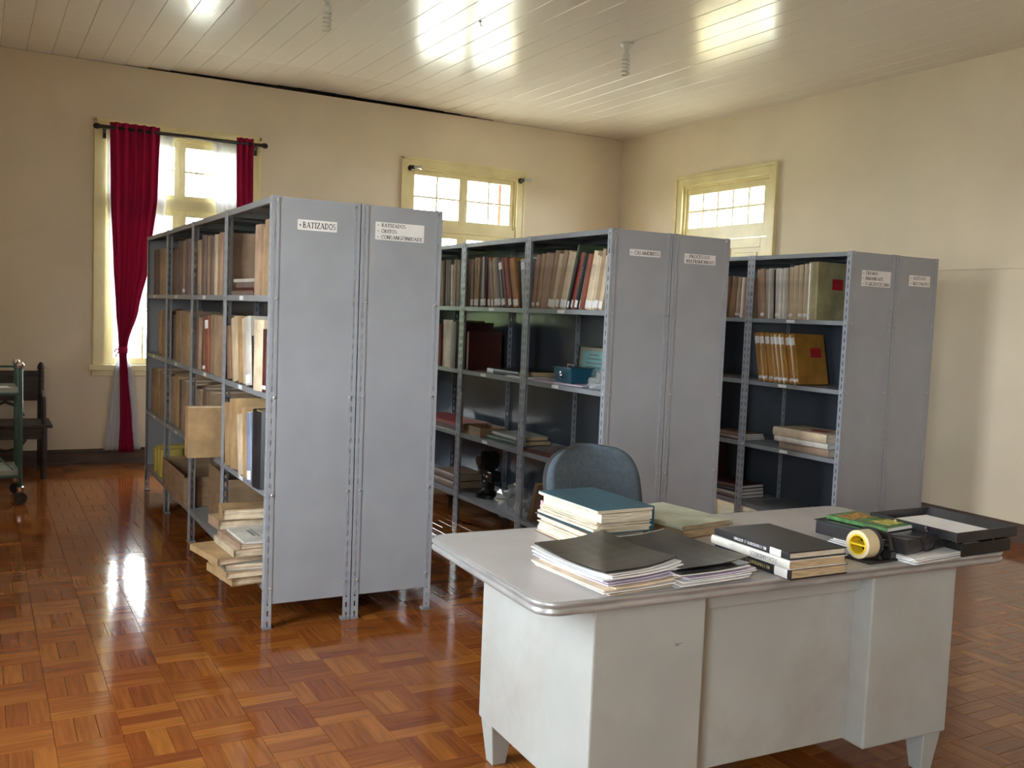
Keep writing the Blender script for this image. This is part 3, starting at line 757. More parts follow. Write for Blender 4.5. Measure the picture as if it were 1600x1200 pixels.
place(0, 0, 2, 4.345, 5.115, [('D', .14, .36, 0, ''), ('U', .06, .33, -7, 'b'), ('C', .03, .33, -8, 'f'), ('L', .05, .345, -8, 'f'), ('C', .07, .30, -9, 'f'), ('L', .16, .36, -6, 'f'), ('L', .09, .33, -6, 'f')], -0.01)
place(0, 1, 2, 5.62, 6.05, [('T', .12, .33, 0, 'f'), ('M', .10, .34, 0, 'f'), ('T', .10, .32, 0, 'f')])
place(0, 2, 2, 6.17, 6.925, [('T', .10, .33, 0, 'f'), ('T', .12, .34, 0, 'f'), ('M', .10, .33, -3, 'f'), ('L', .08, .34, -4, 'f'), ('T', .10, .33, -4, 'f')])
place(0, 3, 2, 7.04, 7.84, [('L', .16, .34, 0, 'f'), ('T', .14, .33, 0, 'f'), ('L', .15, .34, 0, 'f'), ('T', .14, .33, 0, 'f')])
# --- row with the CASAMENTOS sign
place(1, 0, 0, 4.392, 5.158, [('C', .045, .30, 11, 'b'), ('T', .035, .34, 11.5, 'b'), ('C', .04, .30, 12, 'b'), ('C', .045, .31, 13, 'bw'), ('C', .045, .335, 13.5, 'bw'), ('R', .04, .32, 14, ''), ('S', .025, .32, 15, 'b'), ('D', .035, .33, 16, 'bw'), ('R', .03, .335, 16.5, ''), ('E', .03, .335, 17, 'b'), ('D', .025, .30, 17, 'b'), ('G', .02, .385, 16.5, ''), ('C', .04, .34, 16, 'b'), ('C', .05, .345, 15, 'bw'), ('T', .045, .35, 14, 'b'), ('C', .045, .33, 13, 'b'), ('T', .06, .35, 12, 'b'), ('P', .05, .335, 11, ''), ('P', .05, .34, 10, 'w'), ('T', .045, .335, 9, 's'), ('P', .04, .33, 8, 's')])
place(1, 1, 0, 5.235, 6.05, [('N', .05, .31, -9, 't'), ('D', .03, .30, -12, ''), ('O', .045, .32, -14, 'b'), ('O', .04, .325, -15, 'b'), ('R', .045, .33, -15, 'b'), ('R', .03, .33, -15, ''), ('D', .05, .32, -14, 'bt'), ('M', .045, .33, -12, 'b'), ('T', .05, .33, -10, 'b'), ('T', .03, .31, -8, 'b'), ('R', .03, .335, -6, ''), ('M', .04, .335, -4, 'b'), ('A', .06, .34, -2, 'b'), ('M', .05, .335, -1, 'b'), ('T', .03, .335, 0, 'b'), ('O', .045, .34, 0, 'b'), ('B', .045, .33, 0, 'b'), ('B', .04, .33, 0, '')])
place(1, 2, 0, 6.15, 6.93, [('B', .06, .33, 0, ''), ('T', .05, .335, 0, ''), ('C', .035, .30, -3, 's'), ('M', .045, .335, -3, ''), ('M', .04, .34, -2, ''), ('B', .05, .335, -2, ''), ('R', .05, .335, -1, ''), ('R', .06, .335, 0, ''), ('B', .05, .32, 0, 's'), ('R', .05, .33, 0, ''), ('B', .06, .33, 0, ''), ('M', .06, .33, 0, '')])
place(1, 2, 1, 6.14, 6.75, [('A', .13, .335, 0, ''), ('C', .15, .345, 0, 'f'), ('R', .09, .31, -2, ''), ('B', .09, .30, -3, ''), ('B', .09, .30, -3, '')])
book('ledger', 'slim dark volume with a full white spine strip, second level, second CASAMENTOS bay', 'book', 'A', .275, .26, .03, (RX[1]+.025, 6.04, LV[1]+.0005), (PI/2, 0, 0), tabs=((.02, .98),))
# --- row with the CRISMAS sign
redp = lambda L: (0.155, 0.245, L*0.55, L*0.72, -1, 'red_label')
place(2, 0, 0, 4.58, 5.125, [('K', .095, .385, -1, ''), ('C', .05, .375, -1, 's'), ('C', .05, .37, -2, 's'), ('C', .05, .365, -2, ''), ('C', .045, .355, -2, 's'), ('N', .05, .35, -3, ''), ('W', .045, .345, -3, 'w'), ('W', .045, .35, -3, 's'), ('D', .02, .34, -3, ''), ('N', .05, .35, -3, ''), ('N', .045, .345, -4, ''), ('P', .045, .35, -5, 's'), ('P', .04, .345, -5, '')], 0.015)
place(2, 1, 0, 5.22, 5.80, [('P', .06, .29, 2, ''), ('P', .05, .295, 4, 's'), ('T', .05, .30, 6, ''), ('P', .05, .30, 6, ''), ('P', .06, .30, 6, ''), ('T', .06, .29, 6, ''), ('P', .07, .3, 6, '')])
place(2, 0, 1, 4.685, 5.08, [('Y', .05, .345, -12, 'ts')]*8, 0.015, 0.29)
for o in [x for x in bpy.data.objects if x.get('label', '').startswith(('khaki ledger, nearest on top', 'mustard ledger with white label, nearest'))]:
    L = 0.385 if 'khaki' in o['label'] else 0.345
    T = max(v.co.z for v in o.data.vertices)
    q = MB(); q.box(0.135, 0.235, L*0.53, L*0.72, T, T+0.0012)
    q.build('cover_label', M['red_label'], o)['label'] = 'blank red paper label'
    nm = 'khaki ledger with red label facing out, top level, first CRISMAS bay' if 'khaki' in o['label'] else 'mustard ledger with red label facing out, second level, first CRISMAS bay'
    o['label'] = nm

# flat piles ---------------------------------------------------------------------
def flat(name, label, cat, code, L, W, T, loc, rz, **kw):
    return book(name, label, cat, code, L, W, T, loc, (0, 0, rz), **kw)
SOFT = dict(c=0.0012, bulge=0.0, pages='oldpaper', ragged=0.012, ins=0.002)
# folders lying on the top level, first bay
z = LV[0]+0.0003
for n, (cd, T, w_) in enumerate((('M', .022, 'lowest'), ('A', .016, 'second from below'), ('M', .028, 'third from below'), ('N', .016, 'topmost'))):
    flat('file_folder', '%s folder lying flat, %s of the top level pile, first BATIZADOS bay' % (COV[cd][0], w_), 'folder', cd, .40+R.uniform(-.02, .02), .27, T, (RX[0]+.03+R.uniform(-.015, .015), 4.70+R.uniform(-.01, .01), z), rad(R.uniform(-3, 3)), group='folders lying on the top level', **SOFT)
    z += T+0.0005
o = book('ledger', 'olive ledger standing against the back of the top level, first BATIZADOS bay', 'book', 'V', .30, .44, .03, (RX[0]+.355, 5.17, LV[0]+.001), (PI/2, 0, -PI/2), bulge=0.0)
# package jutting out of the shelf, cover facing the camera
book('file_folder', 'light kraft wrapped folder jutting out over the aisle, third level, second BATIZADOS bay', 'folder', 'L', .275, .26, .12, (RX[0]-.14, 5.49, LV[2]+.001), (PI/2, 0, rad(-3)), **SOFT)
# jumble of folders on the bottom shelf
z = LV[3]+0.0005
pile = [('L', .036, .33, .27, -.135, 4.34, 8, 'L', 'bottom of the pile'), ('L', .030, .34, .28, -.16, 4.33, 2, 'L', 'second from the bottom'), ('S', .034, .34, .28, -.165, 4.34, -4, 'S', 'third from the bottom'),
        ('L', .030, .34, .30, -.20, 4.36, 10, 'L', 'fourth from the bottom'), ('C', .034, .33, .27, -.13, 4.35, 3, 'C', 'third from the top'), ('P', .022, .32, .24, -.10, 4.345, 6, 'P', 'directly under the white booklet')]
for cd, T, L, W, dx, yy, an, _, w_ in pile:
    flat('file_folder', '%s folder in the jutting lowest shelf pile, %s' % (COV[cd][0], w_), 'folder', cd, L, W, T, (RX[0]+dx, 4.336+max(0, W*math.sin(rad(-an))), z), rad(an), group='folders piled on the lowest shelf', **SOFT)
    z += T+0.001
zb = z
o = flat('booklet', 'white booklet with a slanted grey title on the jutting folder pile', 'booklet', 'W', .30, .21, .012, (RX[0]-.085, 4.335, z), rad(2), c=0.001, bulge=0.0, pages='paper')
b = MB()
b.box(.07, .085, .10, .22, .012, .0126).box(.092, .10, .08, .24, .012, .0126); b.build('title', M['greyink'], o)
z = zb
flat('file_folder', 'light kraft folder behind the white booklet, higher of two', 'folder', 'L', .17, .30, .05, (RX[0]-.11, 4.66, zb+.046), rad(-6), **SOFT)
flat('file_folder', 'tan folder behind the white booklet, lower of two', 'folder', 'T', .18, .31, .044, (RX[0]-.13, 4.65, zb+.0005), rad(4), **SOFT)
flat('ledger', 'black ledger lying at the back of the lowest shelf, second BATIZADOS bay', 'book', 'D', .36, .26, .03, (RX[0]+.12, 5.30, LV[3]+.0005), rad(3))
# carton and yellow boxes of the lowest level
def carton(name, label, loc, rz, L, W, H, m, t=0.004):
    q = thing(name, label, 'box', loc, rz)
    MB().box(0, W, 0, L, 0, t).build('bottom', M[m], q)
    MB().box(0, t, 0, L, t, H).build('front', M[m], q); MB().box(W-t, W, 0, L, t, H).build('back', M[m], q)
    MB().box(t, W-t, 0, t, t, H*0.93).build('side', M[m], q); MB().box(t, W-t, L-t, L, t, H).build('side', M[m], q)
    return q
q = carton('cardboard_box', 'open brown cardboard box on lowest level of the third BATIZADOS bay', (RX[0]-.02, 6.16, LV[3]+.0005), 0, .78, .34, .20, 'kraft')
MB().box(.004, .10, .30, .31, .0, .12).build('divider', M['kraft'], q)
carton('cardboard_box', 'large brown cardboard box on lowest level of the second BATIZADOS bay', (RX[0]+.10, 5.50, LV[3]+.0005), 0, .50, .27, .30, 'kraft')
for k, (yy, hh) in enumerate(((7.28, .20), (7.40, .215), (7.54, .18))):
    book('ledger', 'yellow covered slim volume, %s in the lowest level of the fourth BATIZADOS bay' % ORD[k], 'book', 'Y', hh, .2, .07, (RX[0]+.03, yy+.07, LV[3]+.0005), (PI/2, 0, 0), group='yellow volumes', covermat=mat('cover_yellow', (.55, .45, .10), .5, .1))
# --- things on the middle run
def sheet_pile(name, label, loc, rz, L, W, n, m='paper', dt=0.003, jit=0.012, cat='papers', curl=0.0, group=None):
    q = thing(name, label, cat, loc, rz, group)
    for k in range(n):
        b = MB(); dx, dy, a = R.uniform(-jit, jit), R.uniform(-jit, jit), R.uniform(-jit, jit)*2
        NX, NY = 5, 6; vs = []; fs = []
        c0, s0 = math.cos(a), math.sin(a); R0 = R.uniform(.35, .92) if curl else 0.9
        for lay in (0, 1):
            for i in range(NX+1):
                for j in range(NY+1):
                    u, v = (i/NX-0.5)*W, (j/NY-0.5)*L
                    zz = k*dt + lay*dt*R0 + curl*(k/n)*((max(0, u/W+0.1))**2*1.2 + (abs(v)/L)**2*0.8)
                    vs.append((dx+u*c0-v*s0, dy+u*s0+v*c0, zz))
        st = NY+1; N2 = (NX+1)*st
        for i in range(NX):
            for j in range(NY):
                a0 = i*st+j
                fs.append((a0, a0+1, a0+st+1, a0+st)); fs.append((N2+a0, N2+a0+st, N2+a0+st+1, N2+a0+1))
        for i in range(NX): fs.append((i*st, (i+1)*st, N2+(i+1)*st, N2+i*st)); fs.append((i*st+NY, N2+i*st+NY, N2+(i+1)*st+NY, (i+1)*st+NY))
        for j in range(NY): fs.append((j, N2+j, N2+j+1, j+1)); a0 = NX*st+j; fs.append((a0, a0+1, N2+a0+1, N2+a0))
        b.add(vs, fs); mm = m[k] if isinstance(m, (list, tuple)) else m
        b.build('sheet' if mm != 'xerox' else 'cover_sheet', M[mm], q)
    return q
X2 = RX[1]
o = flat('ledger', 'black ledger with white spine label lying flat, second level, second CASAMENTOS bay', 'book', 'D', .44, .30, .035, (X2+.05, 5.33, LV[1]+.0005), 0, tabs=((.78, .98),))
sheet_pile('paper_sheets', 'white sheets at the shelf edge beside the black flat ledger', (X2+.12, 5.32, LV[1]+.0005), 0, .24, .20, 3)
sheet_pile('paper_sheets', 'lilac white papers spread under the teal metal box', (X2+.11, 4.86, LV[1]+.0005), rad(6), .50, .19, 3, 'lilac', .003, .02)
q = thing('metal_box', 'teal enamelled metal box with flared lid and chrome dial on the papers', 'box', (X2+.055, 4.72, LV[1]+.0105), 0)
MB().add([(0, 0, 0), (.13, 0, 0), (.13, .18, 0), (0, .18, 0), (-.005, -.005, .085), (.15, -.005, .085), (.15, .19, .085), (-.005, .19, .085)], [(3, 2, 1, 0), (0, 1, 5, 4), (1, 2, 6, 5), (2, 3, 7, 6), (3, 0, 4, 7), (4, 5, 6, 7)]).build('body', M['teal'], q, bevel=.004)
MB().box(-.012, .158, -.012, .197, .085, .092).build('lid', M['teal'], q, bevel=.003)
d = MB(); d.T = Matrix.Translation((-.004, .10, .045)) @ Matrix.Rotation(-PI/2, 4, 'Y'); d.lathe([(.022, 0), (.022, .006), (.014, .009), (.006, .016)], 14); d.build('dial', M['chrome'], q)
MB().tube([(.05, .06, .092), (.05, .06, .108), (.05, .12, .108), (.05, .12, .092)], .004).build('handle', M['chrome'], q)
# framed certificate
q = thing('framed_certificate', 'framed cyan certificate with black frame leaning on the shelf back', 'picture', (RX[1]+DP-.03, 4.82, LV[1]+.0015), 0)
q.rotation_euler = (0, rad(4), 0)
W_, H_ = .35, .225
b = MB(); b.box(-.008, .006, 0, .012, 0, H_).box(-.008, .006, W_-.012, W_, 0, H_).box(-.008, .006, .012, W_-.012, 0, .012).box(-.008, .006, .012, W_-.012, H_-.012, H_); b.build('frame', M['black'], q)
MB().box(0, .004, .012, W_-.012, .012, H_-.012).build('mount', M['matboard'], q)
MB().box(-.001, 0, .035, W_-.04, .03, H_-.035).build('certificate', M['cyanpaper'], q)
b = MB()
for k, (y0, y1) in enumerate(((.12, .22), (.09, .25), (.07, .26), (.09, .25), (.10, .23))): b.box(-.0016, -.001, y0, y1, H_-.06-.026*k, H_-.054-.026*k)
b.build('text_line', M['greyink'], q)
def crumple(name, label, loc, sx, sy, sz, seed, m='plasticbag', cat='bag', rz=0):
    rr = random.Random(seed); b = MB(); n, k = 14, 9; vs = []; fs = []
    for i in range(k+1):
        ph = PI*0.5*i/k
        for j in range(n):
            t = 2*PI*j/n; q_ = 1+rr.uniform(-.28, .22)
            vs.append((sx*math.cos(ph)*math.cos(t)*q_, sy*math.cos(ph)*math.sin(t)*q_, sz*math.sin(ph)*(1+rr.uniform(-.3, .2)) if i else 0))
    for i in range(k):
        for j in range(n): fs.append((i*n+j, i*n+(j+1) % n, (i+1)*n+(j+1) % n, (i+1)*n+j))
    fs.append(tuple(range(n-1, -1, -1)))
    b.add(vs, fs); o = b.build(name, M[m]); o.location = loc; o.rotation_euler = (0, 0, rz)
    return tag(o, label, cat)
crumple('plastic_bag', 'clear crumpled plastic bag of papers beside the teal box', (X2+.13, 4.47, LV[1]+.002), .10, .10, .10, 3)
sheet_pile('paper_sheets', 'white papers inside the clear plastic bag by the teal box', (X2+.12, 4.46, LV[1]+.003), rad(20), .13, .11, 7, 'paper', .004, .012)
# third level
flat('file_folder', 'red folder on top of a flat pile, third level, third CASAMENTOS bay', 'folder', 'E', .78, .26, .02, (X2+.03, 6.12, LV[2]+.036), 0, c=.0012, bulge=0.0, pages='paper')
flat('file_folder', 'maroon folder under the red one, third level, third CASAMENTOS bay', 'folder', 'A', .74, .27, .035, (X2+.02, 6.14, LV[2]+.0005), 0, c=.0012, bulge=0.0, pages='paper')
carton('cardboard_box', 'low orange-brown box in the third level, second CASAMENTOS bay', (X2+.03, 5.80, LV[2]+.0005), 0, .27, .20, .065, 'kraft')
flat('ledger', 'dark green ledger lying flat beside the orange-brown box', 'book', 'G', .42, .26, .03, (X2+.07, 5.34, LV[2]+.0005), rad(2))
flat('ledger', 'pale grey ledger lying on the dark green one', 'book', 'N', .36, .24, .022, (X2+.08, 5.38, LV[2]+.031), rad(-2))

flat('file_folder', 'maroon edged papers lying flat, third level, first CASAMENTOS bay', 'folder', 'A', .36, .28, .026, (X2+.02, 4.80, LV[2]+.0005), rad(2), c=.0012, bulge=0.0, pages='lilac')
sheet_pile('paper_sheets', 'curled white paper by the sign end post, third level of CASAMENTOS bay', (X2+.10, 4.42, LV[2]+.001), rad(8), .15, .13, 3, 'paper', .004, .015, curl=.06)
# bottom level
for k, cd in enumerate('BB'):
    flat('ledger', 'brown boxed volume, %s of two on the lowest level, third CASAMENTOS bay' % ['lower', 'upper'][k], 'book', cd, .34, .24, .055, (X2+.04, 6.20, LV[3]+.0005+.056*k), 0, pages='pages_pale')
q = thing('optical_instrument', 'black metal instrument with round head and chrome knobs on the lowest CASAMENTOS level', 'instrument', (X2+.155, 5.89, LV[3]+.0005))
q.scale = (1.2, 1.2, 1.2)
MB().lathe([(.075, 0), (.075, .018), (.05, .03), (.03, .05)], 20).build('base', M['black'], q, smooth=False)
MB().box(-.03, .03, -.035, .035, .045, .17).build('column', M['black'], q, bevel=.008)
d = MB(); d.T = Matrix.Translation((-.05, 0, .215)) @ Matrix.Rotation(PI/2, 4, 'Y'); d.lathe([(.03, -.02), (.055, 0), (.055, .09), (.045, .1)], 20); d.build('head', M['black'], q)
MB().box(-.035, .03, -.10, -.03, .10, .16).build('arm', M['black'], q, bevel=.006)
MB().box(-.03, .03, .035, .085, .12, .20).build('arm', M['black'], q, bevel=.006)
for k, (yy, zz) in enumerate(((-.02, .10), (.02, .085), (-.02, .135), (.02, .12), (-.05, .13), (0, .26))):
    d = MB(); d.T = Matrix.Translation((-.03 if zz < .2 else 0, yy, zz)) @ (Matrix.Rotation(-PI/2, 4, 'Y') if zz < .2 else Matrix.Identity(4)); d.lathe([(.008, 0), (.008, .01), (.005, .014)], 10); d.build('knob', M['chrome'], q)
crumple('plastic_bag', 'grey clear plastic bag beside the black instrument on the lowest level', (X2+.20, 5.52, LV[3]+.002), .15, .17, .14, 11)
crumple('plastic_bag', 'clear plastic bag with red contents at the shelf front, lowest level', (X2+.13, 5.30, LV[3]+.002), .09, .09, .08, 5)
o = crumple('cloth_bundle', 'dull red cloth bundle behind the plastic bags, lowest level, second CASAMENTOS bay', (X2+.20, 5.33, LV[3]+.002), .055, .07, .06, 8, 'redcloth', 'cloth')
book('ledger', 'brown book leaning on the post beside the desk chair, lowest CASAMENTOS level', 'book', 'B', .26, .2, .035, (X2+.03, 5.12, LV[3]+.012), (PI/2+rad(20), 0, 0))
# row with the CRISMAS sign
X3 = RX[2]
z = LV[2]+.0005
for k, (cd, T, w_) in enumerate((('P', .05, 'bottom'), ('W', .035, 'middle'), ('C', .06, 'top'))):
    o = flat('ledger', 'pale worn ledger lying flat, %s of three on third level, first CRISMAS bay' % w_, 'book', cd, .46+.015*k, .29, T, (X3+.03-.005*k, 4.40+.008*k, z), rad((-2, 1, -1)[k]), pages='pages_pale' if k != 1 else 'paper', group='three worn ledgers')
    z += T+.001
MB().add([(.10, .10, .0612), (.20, .13, .0612), (.14, .28, .0612), (.06, .2, .0612)], [(0, 1, 2, 3)]).build('stain', M['red_label'], o)
z = LV[2]+.0005
for k in range(3):
    flat('file_folder', 'dark papers folder lying flat, %s of three, third level, second CRISMAS bay' % ['lowest', 'middle', 'topmost'][k], 'folder', 'ANB'[k], .34, .25, .014, (X3+.03, 5.24, z), rad(2*k), c=.0012, bulge=0, pages='paper'); z += .0145
z = LV[3]+.0005
for k in range(4):
    flat('ledger', 'thin %s volume lying flat, %s of four, lowest level between CRISMAS bays' % (COV['ANDA'[k]][0], ['lowest', 'second', 'third', 'topmost'][k]), 'book', 'ANDA'[k], .40, .27, .024, (X3+.03+.005*k, 5.24, z), rad(1.5*k), pages='paper'); z += .0245
book('ledger', 'maroon ledger standing in the lowest level, second CRISMAS bay', 'book', 'A', .34, .25, .05, (X3+.04, 5.72, LV[3]+.0005), (PI/2, 0, 0))

# ------------------------------------------------------------------ curtains of the first window
yr = YB-0.11
q = thing('curtain_rod', 'dark wooden curtain rod with knob ends above the curtained window', 'rod', (0, yr, 2.985))
MB().tube([(.925, 0, 0), (2.345, 0, 0)], .016, 10).build('rod', M['rodwood'], q, smooth=True)
for s, xx in ((-1, .925), (1, 2.345)):
    d = MB(); d.T = Matrix.Translation((xx, 0, 0)) @ Matrix.Rotation(s*PI/2, 4, 'Y'); d.lathe([(.017, -.01), (.022, .0), (.027, .02), (.022, .04), (.006, .05)], 12); d.build('finial', M['rodwood'], q, smooth=True)
    MB().tube([(xx-s*.05, 0, 0), (xx-s*.05, .05, -.03), (xx-s*.05, .085, -.05)], .012).lathe([(.016, -.09), (.016, .02)], 8, (xx-s*.05, .07, 0)).build('bracket', M['rodwood'], q)
def curtain(name, label, m, keys, yoff, folds, amp, nx=44, nz=60, ph=0.0, tie=None):
    """keys: (z, x_left, x_right, fold depth) from top to bottom"""
    vs = []; fs = []
    for j in range(nz+1):
        t = j/nz; z = keys[0][0] + (keys[-1][0]-keys[0][0])*t
        for (za, la, ra, aa), (zb_, lb, rb, ab) in zip(keys, keys[1:]):
            if zb_ - 1e-9 <= z <= za + 1e-9: break
        f = (za-z)/(za-zb_) if za != zb_ else 0
        f = f*f*(3-2*f)*0.5 + f*0.5
        l, r_, am = la+(lb-la)*f, ra+(rb-ra)*f, aa+(ab-aa)*f
        for i in range(nx+1):
            u = i/nx
            y = am*amp*(math.sin(2*PI*folds*u+ph) + 0.35*math.sin(2*PI*folds*2.3*u+1.3+t*2))
            vs.append((l+(r_-l)*u, yr+yoff+y, z))
    for j in range(nz):
        for i in range(nx): a = j*(nx+1)+i; fs.append((a, a+nx+1, a+nx+2, a+1))
    b = MB(); b.add(vs, fs); o = b.build(name, M[m], smooth=True)
    sol = o.modifiers.new('thickness', 'SOLIDIFY'); sol.thickness = 0.0015
    return tag(o, label, 'curtain')
c1 = curtain('red_curtain', 'crimson curtain tied at sill height, hanging clear of the shelving', 'redcloth',
        [(3.035, 1.012, 1.425, 1.0), (2.42, 1.022, 1.412, 1.0), (1.80, 1.05, 1.345, .9), (1.40, 1.075, 1.262, .8), (1.10, 1.100, 1.175, .5), (1.00, 1.105, 1.165, .4), (.80, 1.112, 1.18, .45), (.40, 1.118, 1.215, .55), (.115, 1.108, 1.238, .6)], 0.0, 5.5, .022)
d = MB(); d.lathe([(.040, -.03), (.043, 0), (.040, .03)], 14, (1.136, yr, 1.04)); d.build('tieback', M['redcloth'], c1, smooth=True)
MB().tube([(1.10, yr-.03, 1.04), (1.07, yr-.05, 1.05), (1.06, yr-.045, 1.02)], .007).tube([(1.10, yr-.03, 1.03), (1.075, yr-.05, 1.0), (1.07, yr-.045, .97)], .006).build('bow', M['redcloth'], c1)
curtain('red_curtain', 'crimson curtain at the far end of the rod, over the shelving', 'redcloth',
        [(3.035, 2.105, 2.262, 1.0), (2.40, 2.115, 2.268, 1.0), (1.4, 2.19, 2.275, .8), (1.04, 2.215, 2.26, .5), (.12, 2.17, 2.29, .8)], 0.0, 3, .018, 26)
curtain('sheer_curtain', 'white sheer curtain behind the tied crimson curtain', 'sheer',
        [(2.98, .995, 1.56, .8), (2.45, 1.0, 1.50, .8), (1.80, 1.03, 1.43, .8), (1.40, 1.06, 1.335, .7), (1.14, 1.09, 1.21, .5), (1.03, 1.105, 1.175, .4), (.80, 1.06, 1.235, .6), (.45, 1.02, 1.275, .9), (.13, .985, 1.30, 1.0)], .045, 7, .014, ph=1.0)
curtain('sheer_curtain', 'white sheer curtain at the far end of the rod', 'sheer',
        [(2.98, 1.90, 2.24, .8), (2.45, 1.93, 2.25, .8), (1.4, 2.10, 2.27, .6), (1.04, 2.20, 2.26, .4), (.13, 2.08, 2.30, .8)], .045, 6, .014, ph=.4)
for k, xx in enumerate((3.89, 5.19)):
    q = thing('curtain_rod_bracket', 'dark empty curtain bracket on the bare window frame, ' + ('sash hinge end' if k == 0 else 'corner end'), 'bracket', (xx, YB-.022, 2.955))
    d = MB(); d.T = Matrix.Rotation(PI/2, 4, 'X'); d.lathe([(.03, 0), (.03, .012), (.014, .02), (.014, .07), (.02, .085)], 12); d.build('arm', M['rodwood'], q, smooth=True)
    MB().tube([(.0, -.085, 0), (.06, -.085, .005), (.085, -.085, .005)], [.012, .014, .024], 10).build('knob', M['bolt'], q, smooth=True)

# ------------------------------------------------------------------ ceiling lamps
def lamp(loc, label):
    q = thing('spiral_lamp', label, 'lamp', loc)
    MB().lathe([(.05, -.0005), (.05, -.008), (.045, -.014), (.03, -.02), (.024, -.04), (.021, -.055)], 24).build('socket', M['socket'], q, smooth=True)
    MB().lathe([(.014, -.055), (.014, -.07), (.024, -.075), (.026, -.105), (.022, -.112)], 18).build('ballast', M['socket'], q, smooth=True)
    pts = []
    for i in range(97):
        t = i/96; a = 2*PI*4.5*t; r = .024
        pts.append((r*math.cos(a), r*math.sin(a), -.112-.125*t))
    MB().tube(pts, .0075, 7).build('spiral_tube', M['bulbglass'], q, smooth=True)
lamp((4.24, 6.02, HC), 'white spiral lamp on the ceiling near the door')
lamp((2.02, 6.30, HC), 'white spiral lamp on the ceiling above the BATIZADOS shelving')
q = thing('ceiling_hook', 'tiny dark hook screwed in the ceiling between the two lamps', 'hook', (3.10, 6.2, HC))
MB().tube([(0, 0, 0), (0, 0, -.02), (.01, 0, -.03), (.02, 0, -.022)], .003, 6).build('hook', M['rodwood'], q); MB().lathe([(.012, 0), (.01, -.004)], 10).build('plate', M['rodwood'], q)

# ------------------------------------------------------------------ desk
DA = -0.0411
DX, DY = 1.2483, 2.026
desk = thing('steel_desk', 'grey steel pedestal desk with metal-edged top, heaped with books', 'desk', (DX, DY, 0), DA)
TW, TD, TZ = 1.815, 0.80, 0.76
def rrect(x0, x1, y0, y1, r, n=7):
    p = []
    for cx, cy, a in ((x1-r, y0+r, -90), (x1-r, y1-r, 0), (x0+r, y1-r, 90), (x0+r, y0+r, 180)):
        p += [(cx+r*math.cos(rad(a+90*i/n)), cy+r*math.sin(rad(a+90*i/n))) for i in range(n+1)]
    return p
MB().prism(rrect(.008, TW-.008, .008, TD-.008, .062), TZ-.026, TZ).build('desktop', M['desktop'], desk, bevel=.0015)
b = MB(); prof = [(0.008, -.002), (0.004, 0.0005), (0.0, -.004), (0.0, -.012), (0.0035, -.015), (0.0035, -.021), (0.0, -.024), (0.0, -.032), (0.004, -.036), (0.02, -.036), (0.02, -.026)]
rings = [[(x, y, TZ+zz) for x, y in rrect(o_, TW-o_, o_, TD-o_, .07-o_)] for o_, zz in prof]
n = len(rings[0]); vs = [p for rg in rings for p in rg]
b.add(vs, [(i*n+k, i*n+(k+1) % n, (i+1)*n+(k+1) % n, (i+1)*n+k) for i in range(len(rings)-1) for k in range(n)])
for f in range(len(b.f)): b.f[f] = b.f[f][::-1]
o = b.build('metal_rim', M['rim'], desk, smooth=True)
ZB = 0.145
for nm, a0, a1 in (('pedestal', .19, .565), ('pedestal', 1.225, 1.61)):
    MB().box(a0, a1, .05, .745, ZB, TZ-.026).build(nm, M['desk'], desk, bevel=.006)
MB().box(.565, 1.225, .125, .14, ZB+.01, .655).build('modesty_panel', M['desk'], desk, bevel=.002)
MB().box(.565, 1.225, .10, .14, .655, TZ-.027).build('apron', M['desk'], desk, bevel=.003)
MB().box(.568, .592, .112, .126, ZB+.01, .655).build('gap_shadow_strip', mat('brown_gap_shadow', (.16, .11, .075), .7, .2, 8), desk)  # dark brown strip painting the shadow in the gap beside the pedestal
for a0, a1, sx in ((.19, .565, -1), (1.225, 1.61, 1)):
    for (fx, fy) in (((a0+.045, .105), (a0+.045, .69)) if sx < 0 else ((a1-.045, .105), (a1-.045, .69))):
        b = MB(); w0, w1 = .042, .025
        b.add([(fx-w1, fy-w1, 0), (fx+w1, fy-w1, 0), (fx+w1, fy+w1, 0), (fx-w1, fy+w1, 0), (fx-w0, fy-w0, ZB), (fx+w0, fy-w0, ZB), (fx+w0, fy+w0, ZB), (fx-w0, fy+w0, ZB)],
              [(3, 2, 1, 0), (4, 5, 6, 7), (0, 1, 5, 4), (1, 2, 6, 5), (2, 3, 7, 6), (3, 0, 4, 7)])
        b.build('leg', M['desk'], desk, bevel=.004)
# scratches on the enamel (wear marks with their own shape)
b = MB(); b.box(.46, .485, .0494, .05, .585, .588).box(.463, .475, .0494, .05, .580, .585); b.build('scratch', M['greyink'], desk)
for k in range(4):                                                  # drawer fronts on the sitter's side
    MB().box(.20, .555, .745, .757, ZB+.02+.14*k, ZB+.15+.14*k).build('drawer', M['desk'], desk, bevel=.003)
    MB().box(1.235, 1.60, .745, .757, ZB+.02+.14*k, ZB+.15+.14*k).build('drawer', M['desk'], desk, bevel=.003)
cd_, sd_ = math.cos(DA), math.sin(DA)
def dk(a, b_, z=TZ): return (DX+cd_*a-sd_*b_, DY+sd_*a+cd_*b_, z+.0008)

